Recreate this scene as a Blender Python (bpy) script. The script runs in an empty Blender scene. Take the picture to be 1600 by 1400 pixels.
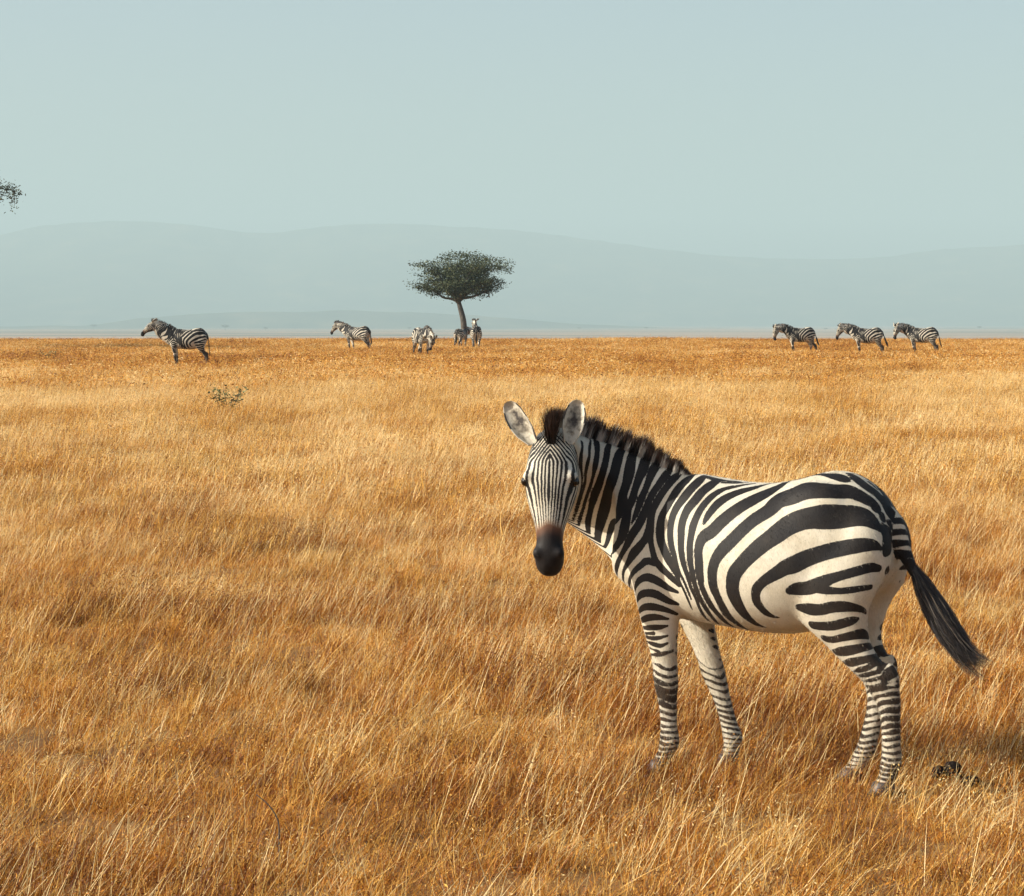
import bpy, bmesh, math, random
import numpy as np
from mathutils import Vector

R = math.radians
scene = bpy.context.scene
COL = scene.collection
random.seed(7)
rng = np.random.default_rng(7)

# ------------------------------------------------------------------ camera, sky, sun, exposure
CAM_H = 1.95
cam_d = bpy.data.cameras.new('camera')
cam = bpy.data.objects.new('camera', cam_d)
COL.objects.link(cam)
cam.location = (0, 0, CAM_H)
cam.rotation_euler = (R(90), 0, 0)
cam_d.sensor_width = 36.0
cam_d.lens = 36.0 * 3640 / 1600            # long lens, about 25 degrees wide
cam_d.shift_y = -(700 - 525) / 1600        # the horizon sits in the upper part of the frame
cam_d.clip_start = 0.2
cam_d.clip_end = 60000
scene.camera = cam

SUN_EL, SUN_AZ = R(27), math.atan2(-0.16, -0.98)    # sun to the left, a little on the camera's side
sun_dir = Vector((math.cos(SUN_EL) * math.cos(SUN_AZ), math.cos(SUN_EL) * math.sin(SUN_AZ), math.sin(SUN_EL)))
sun_d = bpy.data.lights.new('sun', 'SUN')
sun_d.energy = 4.9
sun_d.angle = R(0.55)
sun_d.color = (1.0, 0.93, 0.80)
sun = bpy.data.objects.new('sun', sun_d)
COL.objects.link(sun)
sun.rotation_euler = sun_dir.to_track_quat('Z', 'Y').to_euler()

world = bpy.data.worlds.new('World')
scene.world = world
world.use_nodes = True
wn = world.node_tree
wn.nodes.clear()
sky = wn.nodes.new('ShaderNodeTexSky')
sky.sky_type = 'NISHITA'
sky.sun_disc = False
sky.sun_elevation = SUN_EL
sky.sun_rotation = math.atan2(sun_dir.x, sun_dir.y)
sky.air_density = 0.8
sky.dust_density = 4.0
sky.ozone_density = 0.3
bg = wn.nodes.new('ShaderNodeBackground')
bg.inputs['Strength'].default_value = 0.095
wo = wn.nodes.new('ShaderNodeOutputWorld')
wn.links.new(sky.outputs[0], bg.inputs[0])
wn.links.new(bg.outputs[0], wo.inputs[0])

scene.view_settings.view_transform = 'Standard'
scene.view_settings.look = 'None'
scene.view_settings.gamma = 1.0
scene.view_settings.exposure = 0.95
scene.view_settings.use_curve_mapping = False

# ------------------------------------------------------------------ zebra: shape
# local frame of a zebra: it faces -x, its left side is -y, z up, ground at 0

def sstep(a, b, x):
    t = np.clip((x - a) / (b - a), 0, 1)
    return t * t * (3 - 2 * t)

def catmull(P, n):
    """resample the rows of P smoothly (Catmull-Rom by chord length)"""
    P = np.asarray(P, float)
    d = np.linalg.norm(np.diff(P[:, :3], axis=0), axis=1) + 1e-6
    t = np.concatenate([[0], np.cumsum(d)])
    m = np.gradient(P, t, axis=0)
    q = np.linspace(0, t[-1], n)
    i = np.clip(np.searchsorted(t, q, 'right') - 1, 0, len(t) - 2)
    h = (t[i + 1] - t[i])[:, None]
    s = ((q - t[i])[:, None]) / h
    return ((2 * s**3 - 3 * s**2 + 1) * P[i] + (s**3 - 2 * s**2 + s) * h * m[i]
            + (-2 * s**3 + 3 * s**2) * P[i + 1] + (s**3 - s**2) * h * m[i + 1])

def tube(C, A, B, egg=None, p=2.0, n=36):
    """closed skin through rings: centre C, half axes A (lateral) and B (upright); egg narrows the top"""
    k = len(C)
    f = np.linspace(0, 2 * np.pi, n, endpoint=False)
    c, s = np.cos(f), np.sin(f)
    c, s = np.sign(c) * abs(c) ** (2 / p), np.sign(s) * abs(s) ** (2 / p)
    egg = np.zeros(k) if egg is None else np.asarray(egg)
    V = (C[:, None] + A[:, None] * (c[None] * (1 - egg[:, None] * s[None]))[..., None] + B[:, None] * s[None, :, None]).reshape(-1, 3)
    F = []
    for i in range(k - 1):
        for j in range(n):
            a, b = i * n + j, i * n + (j + 1) % n
            F.append((a, b, b + n, a + n))
    V = np.vstack([V, C[0], C[-1]])
    e0, e1 = k * n, k * n + 1
    for j in range(n):
        F.append(((j + 1) % n, j, e0))
        F.append(((k - 1) * n + j, (k - 1) * n + (j + 1) % n, e1))
    return V, F

def ball(c, r, tilt=0.0, n=20):
    th = np.linspace(0, np.pi, n)
    k = np.stack([np.zeros(n), np.zeros(n), np.cos(th)], 1)
    C = k * r[2]
    A = np.zeros((n, 3)); B = np.zeros((n, 3))
    A[:, 0] = np.sin(th) * r[0] + 1e-4
    B[:, 1] = np.sin(th) * r[1] + 1e-4
    V, F = tube(C, A, B, n=24)
    ca, sa = math.cos(tilt), math.sin(tilt)          # tilt about y
    V = np.stack([V[:, 0] * ca + V[:, 2] * sa, V[:, 1], -V[:, 0] * sa + V[:, 2] * ca], 1)
    return V + np.asarray(c), F

HEAD0 = np.array([-1.285, 0, 1.56])                 # poll
HD = np.array([-math.cos(R(45)), 0, -math.sin(R(45))])   # along the nose
HB = np.array([-math.sin(R(45)), 0, math.cos(R(45))])    # out of the forehead
NP0, NP1 = np.array([-.50, 0, 1.07]), np.array([-1.15, 0, 1.34])

def zebra_pieces():
    P = []
    # trunk: x, top, bottom, half width, egg
    T = catmull([(-.775, 0, 0, 1.05, .90, .05, .0), (-.73, 0, 0, 1.11, .83, .115, .05), (-.64, 0, 0, 1.20, .755, .165, .1),
                 (-.54, 0, 0, 1.285, .70, .195, .16), (-.43, 0, 0, 1.335, .68, .225, .2), (-.30, 0, 0, 1.325, .668, .258, .2),
                 (-.15, 0, 0, 1.308, .655, .285, .16), (0, 0, 0, 1.312, .648, .297, .12), (.12, 0, 0, 1.338, .66, .288, .1),
                 (.22, 0, 0, 1.366, .695, .27, .1), (.32, 0, 0, 1.366, .75, .25, .12), (.41, 0, 0, 1.325, .82, .22, .12),
                 (.48, 0, 0, 1.258, .88, .18, .1), (.53, 0, 0, 1.17, .96, .115, .05)], 60)
    z0 = np.zeros(60)
    C = np.stack([T[:, 0], z0, (T[:, 3] + T[:, 4]) / 2], 1)
    P.append(tube(C, np.stack([z0, T[:, 5], z0], 1), np.stack([z0, z0, (T[:, 3] - T[:, 4]) / 2], 1), T[:, 6], 2.15, 48))
    # neck: crest x z, throat x z, half width
    N = catmull([(-.34, 0, 1.30, -.71, .79, .19), (-.46, 0, 1.332, -.825, .88, .17), (-.61, 0, 1.378, -.93, .93, .146),
                 (-.785, 0, 1.436, -1.02, .985, .126), (-.97, 0, 1.496, -1.105, 1.05, .112), (-1.16, 0, 1.555, -1.185, 1.15, .1),
                 (-1.275, 0, 1.567, -1.24, 1.30, .078)], 36)
    z0 = np.zeros(36)
    cr, thr = np.stack([N[:, 0], z0, N[:, 2]], 1), np.stack([N[:, 3], z0, N[:, 4]], 1)
    P.append(tube((cr + thr) / 2, np.stack([z0, N[:, 5], z0], 1), (cr - thr) / 2, np.full(36, .22), 2.1))
    # head: along, top, bottom, half width, egg
    H = catmull([(-.035, 0, 0, -.03, -.17, .068, 0), (.03, 0, 0, .0, -.235, .098, -.02), (.10, 0, 0, .018, -.27, .114, -.05),
                 (.17, 0, 0, .026, -.275, .120, -.08), (.25, 0, 0, .02, -.245, .110, -.1), (.32, 0, 0, .008, -.20, .09, -.08),
                 (.395, 0, 0, -.002, -.16, .066, -.02), (.46, 0, 0, -.008, -.148, .058, .05), (.51, 0, 0, -.014, -.15, .066, .1),
                 (.555, 0, 0, -.03, -.15, .062, .12), (.59, 0, 0, -.055, -.145, .046, .1), (.607, 0, 0, -.08, -.13, .026, 0)], 48)
    z0 = np.zeros(48)
    C = HEAD0 + H[:, :1] * HD + ((H[:, 3:4] + H[:, 4:5]) / 2) * HB
    P.append(tube(C, np.stack([z0, H[:, 5], z0], 1), ((H[:, 3:4] - H[:, 4:5]) / 2) * HB, H[:, 6], 2.3))
    hp = lambda d, y, b: HEAD0 + d * HD + b * HB + np.array([0, y, 0])
    for sd in (-1, 1):
        P.append(ball(hp(.178, sd * .094, -.032), (.05, .032, .034), R(45)))       # brow over the eye
        P.append(ball(hp(.155, sd * .07, -.165), (.10, .044, .085), R(45)))        # cheek
        P.append(ball(hp(.515, sd * .048, -.045), (.036, .026, .03), R(45)))         # nostril
        P.append(ball(hp(.545, sd * .022, -.12), (.055, .03, .035), R(45)))          # lips
        # fore leg: x, y, z, rx, ry
        L = catmull([(-.545, .10, 1.10, .12, .07), (-.56, .125, .98, .125, .075), (-.55, .145, .86, .115, .076), (-.535, .152, .77, .103, .072),
                     (-.528, .15, .70, .094, .064), (-.522, .145, .62, .078, .055), (-.51, .142, .54, .062, .048), (-.503, .14, .47, .055, .046),
                     (-.50, .14, .41, .055, .047), (-.495, .14, .355, .046, .039), (-.488, .14, .28, .039, .033), (-.485, .14, .20, .039, .033),
                     (-.482, .14, .145, .046, .038), (-.50, .14, .095, .038, .034), (-.522, .14, .06, .042, .041), (-.535, .14, 0.0, .056, .052)], 64)
        z0 = np.zeros(64)
        P.append(tube(np.stack([L[:, 0], sd * L[:, 1], L[:, 2]], 1), np.stack([L[:, 3], z0, z0], 1), np.stack([z0, L[:, 4], z0], 1), None, 2.15, 28))
        # hind leg
        L = catmull([(.30, .10, 1.20, .15, .09), (.315, .125, 1.08, .19, .11), (.315, .15, .98, .205, .115), (.305, .162, .88, .20, .11),
                     (.295, .165, .79, .172, .094), (.322, .158, .71, .142, .078), (.36, .15, .65, .112, .066), (.40, .145, .60, .098, .06),
                     (.455, .14, .545, .092, .053), (.497, .135, .50, .080, .048), (.525, .13, .45, .068, .045), (.543, .128, .40, .055, .042),
                     (.552, .127, .34, .045, .037), (.556, .126, .25, .041, .034), (.558, .126, .18, .043, .036), (.556, .126, .14, .047, .039),
                     (.542, .126, .095, .039, .035), (.527, .126, .06, .043, .041), (.512, .126, 0.0, .056, .052)], 72)
        z0 = np.zeros(72)
        P.append(tube(np.stack([L[:, 0], sd * L[:, 1], L[:, 2]], 1), np.stack([L[:, 3], z0, z0], 1), np.stack([z0, L[:, 4], z0], 1), None, 2.15, 28))
        P.append(ball((.560, sd * .132, .50), (.036, .034, .075), R(-10)))            # point of hock
        P.append(ball((-.60, sd * .12, 1.0), (.11, .075, .19), R(-28)))              # shoulder
        P.append(ball((-.68, sd * .075, .93), (.075, .06, .10), R(-20)))             # breast
        P.append(ball((.40, sd * .12, 1.02), (.15, .125, .20), R(10)))               # buttock
        P.append(ball((.20, sd * .15, 1.10), (.20, .105, .24), R(20)))               # haunch
    # tail dock
    D = catmull([(.44, 0, 1.225, .05), (.495, 0, 1.18, .05), (.535, 0, 1.11, .043), (.568, 0, 1.03, .034), (.61, 0, .945, .026), (.655, 0, .865, .012)], 24)
    z0 = np.zeros(24)
    P.append(tube(D[:, :3], np.stack([z0, D[:, 3], z0], 1), np.stack([D[:, 3], z0, D[:, 3] * .35], 1), None, 2, 16))
    return P

def build_rest(voxel):
    """one continuous skin: the pieces fused, then smoothed where they meet"""
    VV, FF, o = [], [], 0
    for v, f in zebra_pieces():
        VV.append(v); FF += [tuple(i + o for i in q) for q in f]; o += len(v)
    me = bpy.data.meshes.new('tmp')
    me.from_pydata(np.vstack(VV).tolist(), [], FF)
    ob = bpy.data.objects.new('tmp', me)
    COL.objects.link(ob)
    m = ob.modifiers.new('r', 'REMESH')
    m.mode = 'VOXEL'; m.voxel_size = voxel
    dg = bpy.context.evaluated_depsgraph_get()
    ev = ob.evaluated_get(dg)
    m2 = ev.to_mesh()
    n = len(m2.vertices)
    V = np.empty(n * 3); m2.vertices.foreach_get('co', V); V = V.reshape(-1, 3)
    E = np.empty(len(m2.edges) * 2, int); m2.edges.foreach_get('vertices', E); E = E.reshape(-1, 2)
    F = [tuple(p.vertices) for p in m2.polygons]
    ev.to_mesh_clear()
    bpy.data.objects.remove(ob); bpy.data.meshes.remove(me)
    deg = np.bincount(E.ravel(), minlength=n).astype(float)[:, None]
    x, z = V[:, 0], V[:, 2]
    hd = (V - HEAD0) @ HD
    # where the legs, the neck and the head run into the trunk the skin is smoothed most
    w = 0.35 + 0.65 * sstep(.52, .70, z) * (1 - sstep(-1.02, -1.14, x))
    w = np.where((z < .70) & (x > .30), np.maximum(w, .6), w)
    w = np.where(x < -1.14, .45, w)[:, None]
    for it in range(int(round(26 * (.008 / voxel) ** 1.6)) + 2):
        S = np.zeros_like(V)
        for k in range(3):
            S[:, k] = np.bincount(E[:, 0], V[E[:, 1], k], n) + np.bincount(E[:, 1], V[E[:, 0], k], n)
        V = V + w * .6 * (S / deg - V)
    return V, F, E

def rotz(a):
    c, s, o, l = np.cos(a), np.sin(a), np.zeros_like(a), np.ones_like(a)
    return np.stack([np.stack([c, -s, o], -1), np.stack([s, c, o], -1), np.stack([o, o, l], -1)], -2)

def rotdown(a):
    c, s, o, l = np.cos(a), np.sin(a), np.zeros_like(a), np.ones_like(a)
    return np.stack([np.stack([c, o, -s], -1), np.stack([o, l, o], -1), np.stack([s, o, c], -1)], -2)

def rotx(a):
    c, s, o, l = np.cos(a), np.sin(a), np.zeros_like(a), np.ones_like(a)
    return np.stack([np.stack([l, o, o], -1), np.stack([o, c, -s], -1), np.stack([o, s, c], -1)], -2)

def make_pose(neck_yaw=0, head_yaw=0, neck_down=0, head_down=0, head_roll=0, legs=((0, 0), (0, 0), (0, 0), (0, 0)), tail=0.0):
    """legs: (dx, dy) at the hoof for left fore, right fore, left hind, right hind"""
    ny, hy, nd, hdn, hr = map(R, (neck_yaw, head_yaw, neck_down, head_down, head_roll))
    u = NP1 - NP0
    un = u / np.linalg.norm(u)
    m = un + HD; m /= np.linalg.norm(m)
    S = np.linspace(0, 1, 201)
    def rots(s):
        a, b = sstep(0, .95, s), sstep(.36, 1.0, s)
        return rotz(a * ny + b * hy) @ rotdown(a * nd + b * hdn) @ rotx(b * hr)
    def nrots(s):
        a, b = sstep(0, .95, s), sstep(.36, 1.0, s)
        return rotz(a * ny + .62 * b * hy) @ rotdown(a * nd)
    step = (nrots(S) @ u) / 200
    CP = NP0 + np.concatenate([np.zeros((1, 3)), np.cumsum((step[1:] + step[:-1]) / 2, 0)])
    def f(V):
        V = np.array(V, float)
        t0 = (V - NP0) @ un
        t1 = (NP1 - V) @ m
        low = sstep(.62, .86, V[:, 2])                # the legs stay out of the neck's bend
        s = np.where(t1 <= 0, 1.0, np.clip(t0, 0, None) / (np.clip(t0, 0, None) + np.clip(t1, 1e-6, None)))
        s = np.where((t0 <= 0) | (V[:, 0] > -.3), 0, s) * np.where(V[:, 0] < -.8, 1, low)
        C = NP0 + s[:, None] * u
        i = s * 200
        i0 = np.clip(i.astype(int), 0, 199)
        fr = (i - i0)[:, None]
        Cp = CP[i0] * (1 - fr) + CP[i0 + 1] * fr
        W = Cp + np.einsum('nij,nj->ni', rots(s), V - C)
        W = np.where((s > 0)[:, None], W, V)
        z = V[:, 2]
        fore = (V[:, 0] < -.2) & (V[:, 0] > -.85)
        hind = (V[:, 0] > .05) & (V[:, 0] < .66)
        lw = sstep(.02, .09, abs(V[:, 1]))
        for k, (dx, dy) in enumerate(legs):
            side = (V[:, 1] < 0) if k % 2 == 0 else (V[:, 1] > 0)
            if k < 2:
                wt = np.where(fore & side, np.clip((.80 - z) / .80, 0, 1), 0)
            else:
                wt = np.where(hind & side & ~((V[:, 0] > .555) & (z > .64)), np.clip((.88 - z) / .88, 0, 1), 0)
            wt = wt * np.where(z > .6, lw, 1)
            W[:, 0] += wt * dx
            W[:, 1] += wt * dy
        if tail:
            b = sstep(.5, 1.0, V[:, 0]) * (V[:, 0] > .53) * (abs(V[:, 1]) < .14) * sstep(.4, .5, z)
            W[:, 0] += b * tail
        return W
    Rh, Rn = rots(np.ones(1))[0], None
    f.head = lambda V: CP[-1] + (np.asarray(V, float) - NP1) @ Rh.T
    return f

# the near zebra: neck bent to its left, face turned to the viewer, weight on all four legs
ZORG, ZYAW = (1.19, 10.27), -30
ZPOSE = dict(neck_yaw=15, head_yaw=98, neck_down=-8, head_down=38, legs=((0, 0), (.22, 0), (0, 0), (-.25, -.02)))

# ------------------------------------------------------------------ zebra: coat, hair, assembly
# each line is one black stripe of the coat: x,y,z,width in millimetres along its middle (left side; mirrored to the right)
STRIPES = """
-904,-180,1475,18 -891,-209,1431,20 -906,-189,1376,18 -919,-156,1333,11 -933,-125,1293,8 -959,-91,1244,11 -1001,-48,1182,9 -1047,-8,1110,7
-922,-108,1494,12 -918,-102,1492,12 -882,-150,1441,16 -883,-163,1384,17 -906,-141,1332,13 -924,-112,1288,11 -967,-71,1222,12 -1014,-25,1150,10 -1049,1,1092,9
-891,-71,1481,18 -883,-82,1476,26 -860,-116,1428,23 -858,-135,1375,25 -877,-120,1324,14 -906,-92,1275,14 -949,-55,1213,14 -985,-20,1155,14 -1020,8,1093,16 -1029,18,1062,9
-838,-36,1461,21 -832,-63,1447,26 -824,-96,1399,28 -828,-115,1346,30 -856,-97,1290,34 -903,-58,1228,35 -947,-15,1156,25 -980,19,1081,26 -981,33,1027,15
-778,-13,1439,32 -778,-39,1431,35 -777,-79,1383,42 -779,-101,1334,43 -793,-111,1284,52 -825,-76,1231,55 -862,-33,1173,55 -899,3,1115,50 -925,24,1062,40 -935,33,1018,32 -927,35,988,18 -919,39,972,6
-714,-4,1415,32 -725,0,1419,36 -717,-59,1383,42 -711,-88,1335,49 -713,-111,1287,42 -722,-130,1238,43 -723,-146,1185,51 -743,-153,1140,48 -843,-5,1080,36 -860,9,1053,33 -881,22,1005,24 -900,31,965,14 -885,29,949,4
-682,23,1396,32 -665,-14,1395,39 -653,-66,1352,45 -660,-97,1304,36 -667,-121,1256,32 -672,-137,1215,37 -684,-151,1175,33 -687,-163,1134,45 -691,-172,1094,51 -699,-175,1065,45 -723,-174,1022,30 -744,-168,1000,29 -846,0,949,19 -855,15,925,7
-625,26,1375,32 -607,-19,1372,39 -607,-66,1337,37 -611,-94,1297,29 -618,-117,1257,29 -628,-134,1221,32 -636,-149,1180,27 -645,-163,1144,20 -653,-174,1114,6
-543,3,1353,22 -544,-64,1322,35 -557,-92,1291,30 -576,-118,1250,30 -589,-137,1210,29 -596,-152,1174,33 -608,-164,1141,37 -623,-180,1101,37 -643,-185,1072,39 -667,-183,1030,35 -693,-177,991,24 -717,-168,956,22 -740,-149,921,24 -759,-121,888,17 -769,-89,864,4
-491,0,1338,18 -498,-54,1319,34 -513,-88,1288,31 -532,-115,1250,30 -549,-137,1209,30 -561,-153,1171,29 -563,-167,1131,32 -562,-175,1103,35 -566,-184,1067,41 -578,-188,1050,32 -607,-193,1013,35 -641,-189,978,40 -670,-177,939,26 -701,-157,903,16 -721,-128,866,14 -731,-87,833,8 -720,-77,820,3
-559,-184,1067,32 -549,-190,1035,23 -536,-198,996,24 -519,-206,961,24 -493,-212,934,29 -457,-221,908,25 -422,-229,883,24 -391,-233,856,11
-518,-208,945,20 -542,-206,950,22 -563,-204,956,27 -587,-206,937,27 -616,-203,915,25 -646,-188,888,24 -681,-142,853,17 -711,-67,810,10 -625,-193,798,3
-423,-14,1332,20 -432,-69,1312,43 -452,-102,1280,45 -470,-130,1238,40 -486,-149,1200,36 -507,-166,1150,34 -507,-183,1102,40 -499,-196,1058,40 -481,-208,1020,36 -452,-221,977,36 -425,-231,943,31 -400,-237,909,24 -386,-238,877,11 -365,-235,838,9 -348,-215,780,8 -345,-194,750,4
-364,-26,1330,22 -369,-87,1304,42 -388,-122,1273,42 -409,-148,1235,41 -431,-164,1201,37 -447,-182,1153,32 -449,-198,1105,29 -443,-211,1062,28 -433,-221,1027,26 -414,-231,988,21 -399,-238,953,14 -384,-242,918,11 -360,-245,879,10 -341,-240,832,9 -332,-229,799,5
-288,-60,1312,36 -304,-101,1291,45 -326,-131,1266,42 -346,-159,1230,42 -370,-178,1196,39 -385,-196,1152,34 -389,-209,1117,33 -384,-224,1069,31 -379,-235,1022,28 -370,-243,983,26 -353,-250,936,21 -334,-254,893,19 -323,-250,850,14 -305,-241,810,15 -299,-216,763,13 -294,-178,724,14 -289,-133,695,7
-199,-88,1291,14 -238,-119,1275,25 -263,-141,1256,29 -287,-166,1227,30 -306,-186,1195,30 -319,-204,1157,31 -328,-219,1120,33 -331,-232,1080,29 -333,-242,1041,28 -329,-250,1002,28 -324,-256,962,25 -313,-260,923,23 -301,-259,868,21 -287,-250,823,20 -272,-235,783,22 -260,-213,749,21 -251,-176,714,18 -253,-116,683,7
-274,-221,1135,12 -263,-208,1166,28 -245,-190,1197,34 -220,-168,1229,39 -190,-147,1251,37 -145,-119,1273,36 -93,-88,1289,29 -49,-39,1304,11 -13,9,1309,7 52,-14,1320,4
-176,-89,668,5 -193,-159,695,21 -206,-207,732,25 -225,-233,765,26 -239,-250,798,26 -255,-262,838,24 -266,-266,870,23 -267,-268,886,28 -274,-269,926,35 -277,-266,965,37 -283,-259,1004,35 -282,-251,1044,40 -267,-245,1076,48 -229,-242,1101,53 -191,-229,1142,55 -148,-209,1182,55 -102,-186,1218,57 -56,-161,1246,59 -9,-130,1274,56 25,-91,1299,44 51,-20,1319,20 78,-24,1325,20 147,-18,1344,21 237,-69,1355,26 298,-84,1349,47 338,-89,1337,32 349,-89,1333,13
-121,-64,659,5 -127,-131,677,21 -142,-184,705,29 -161,-218,736,36 -173,-250,778,35 -187,-267,819,33 -200,-275,855,36 -207,-280,898,39 -205,-280,942,42 -191,-278,986,44 -162,-274,1027,50 -121,-268,1068,52 -83,-257,1109,53 -28,-236,1162,56 28,-215,1201,64 79,-185,1254,89 150,-201,1284,96 199,-203,1297,82 266,-197,1299,70 323,-167,1296,72 370,-135,1291,63 411,-123,1275,54 447,-110,1254,48 470,-98,1237,40 482,-102,1216,38 486,-105,1208,16
501,-91,1192,28 507,-100,1178,33
517,-122,1154,16 530,-125,1129,55 539,-109,1101,86 545,-129,1070,71 541,-155,1038,29
-5,-171,690,7 -32,-188,700,21 -54,-215,722,32 -75,-245,755,42 -91,-268,796,47 -105,-283,841,53 -106,-291,881,54 -96,-294,925,57 -66,-294,966,56 -24,-291,1011,59 16,-284,1048,63 55,-276,1080,66 93,-266,1109,74 130,-255,1139,78 191,-248,1168,76 252,-244,1182,80 283,-238,1185,88 363,-209,1188,87 422,-185,1191,82 462,-171,1185,75 491,-166,1165,55 512,-160,1144,29 523,-155,1127,9
82,-222,743,5 57,-232,748,15 36,-244,760,25 18,-261,782,28 5,-274,806,32 1,-286,839,32 8,-292,867,36 29,-295,892,35 63,-294,918,39 104,-291,943,47 143,-285,968,55 163,-282,975,60 227,-269,1007,59 291,-258,1031,56 355,-245,1050,56 420,-238,1065,53 480,-219,1074,47 509,-199,1072,36 528,-180,1059,16
521,-179,973,25 498,-208,978,34 463,-233,968,32 417,-254,953,32 367,-265,937,33 315,-270,917,42 273,-270,896,51 225,-265,880,47 180,-267,875,45 152,-271,866,27
273,-270,889,40 315,-270,880,31 367,-265,877,22 425,-251,883,22 463,-232,890,20 493,-201,895,17
183,-241,794,26 234,-252,791,43 291,-258,793,40 346,-258,807,40 396,-247,811,38 441,-222,804,26 458,-196,794,17 462,-177,782,11
236,-225,720,31 282,-235,720,32 338,-239,725,34 382,-235,738,33 422,-221,752,27 439,-210,758,11
285,-209,665,28 320,-216,662,25 368,-221,674,27 419,-211,687,31 447,-192,693,36 462,-155,681,24
327,-189,606,26 371,-205,615,37 424,-203,627,32 464,-178,637,27 389,98,607,20
352,-152,560,17 403,-194,569,34 449,-196,581,26 487,-178,590,25 404,96,573,43 412,116,593,14
386,-136,531,13 446,-190,541,20 490,-186,557,19 508,-164,577,21 421,98,557,13
406,-142,514,11 467,-185,519,16 511,-182,534,13
521,-177,537,17 526,-161,561,29 445,98,541,27
532,-177,505,8 553,-163,533,25 571,-139,548,25
436,-154,490,8 502,-182,502,13 535,-175,516,9
540,-174,497,17 570,-159,517,17 477,137,488,11
348,112,428,9 531,-176,482,13 590,-137,498,13
364,91,415,14 531,-175,465,17 591,-138,477,16
332,-29,1358,31 373,-49,1338,47 416,-55,1310,47 456,-39,1280,49 488,-29,1242,49 519,-37,1200,45 544,-31,1166,33 561,-22,1136,28
408,1,1324,16 443,7,1296,19 474,32,1259,13 498,43,1224,16 538,12,1193,22 508,146,1159,20
524,-69,1159,25 533,-62,1138,15
548,-42,1113,21 550,-40,1100,16
-366,-27,1330,20 -314,-42,1320,30 -259,-45,1313,20 -188,-25,1308,11
-257,-69,1305,10 -198,-51,1304,16 -153,-24,1306,7
-254,-122,1273,13 -214,-104,1284,20 -166,-73,1296,17 -117,-34,1303,10
-626,-196,816,8 -614,-207,846,21 -587,-214,873,26 -554,-216,883,30 -523,-216,876,29 -484,-213,858,26 -447,-213,839,22 -403,-221,826,11
-614,-197,772,12 -586,-216,804,27 -552,-222,814,28 -516,-220,812,29 -476,-211,793,25 -446,-197,777,20 -418,-190,770,14
-608,-189,724,16 -574,-214,747,24 -539,-220,754,27 -496,-215,750,23 -459,-198,738,16 -431,-164,720,9
-596,-189,686,21 -548,-211,704,25 -503,-211,708,21 -462,-194,701,7
-589,-183,653,13 -538,-204,659,21 -498,-203,663,17 -467,-192,670,6
-580,-183,629,10 -531,-200,634,13
-577,-180,613,13 -519,-197,612,15 -470,-186,625,6
-577,-172,592,6 -535,-192,584,16 -499,-192,579,14 -471,-183,592,6
-562,-176,565,6 -513,-190,553,11
-563,-163,534,12 -500,-188,542,16 -454,-162,558,9
"""

for z_, w_ in ((1050, 26), (965, 40), (880, 30), (790, 42), (715, 38), (655, 34)):        # bars on the back of the thighs
    k_ = (1050 - z_) / 400
    STRIPES += '%d,-118,%d,%d %d,-70,%d,%d\n' % (528 - 25 * k_, z_, w_, 522 - 15 * k_, z_ - 12, w_ * .35)
for z_, w_ in ((620, 22), (585, 20), (548, 24)):                                       # short bars on the edges of the fore-arm
    STRIPES += '-455,-115,%d,%d -440,-135,%d,%d\n' % (z_, w_ * .3, z_ - 5, w_) + '-590,-110,%d,%d -600,-135,%d,%d\n' % (z_ + 12, w_ * .3, z_ + 8, w_)
paint_pose = make_pose(**ZPOSE)

def wob(V, f, seed=0):
    r = np.random.default_rng(seed)
    o = np.zeros(len(V))
    for k in range(5):
        d = r.normal(size=3); d *= f * r.uniform(.6, 1.5) / np.linalg.norm(d)
        o += np.sin(V @ d + r.uniform(0, 6.28))
    return o / 2.4

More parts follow.
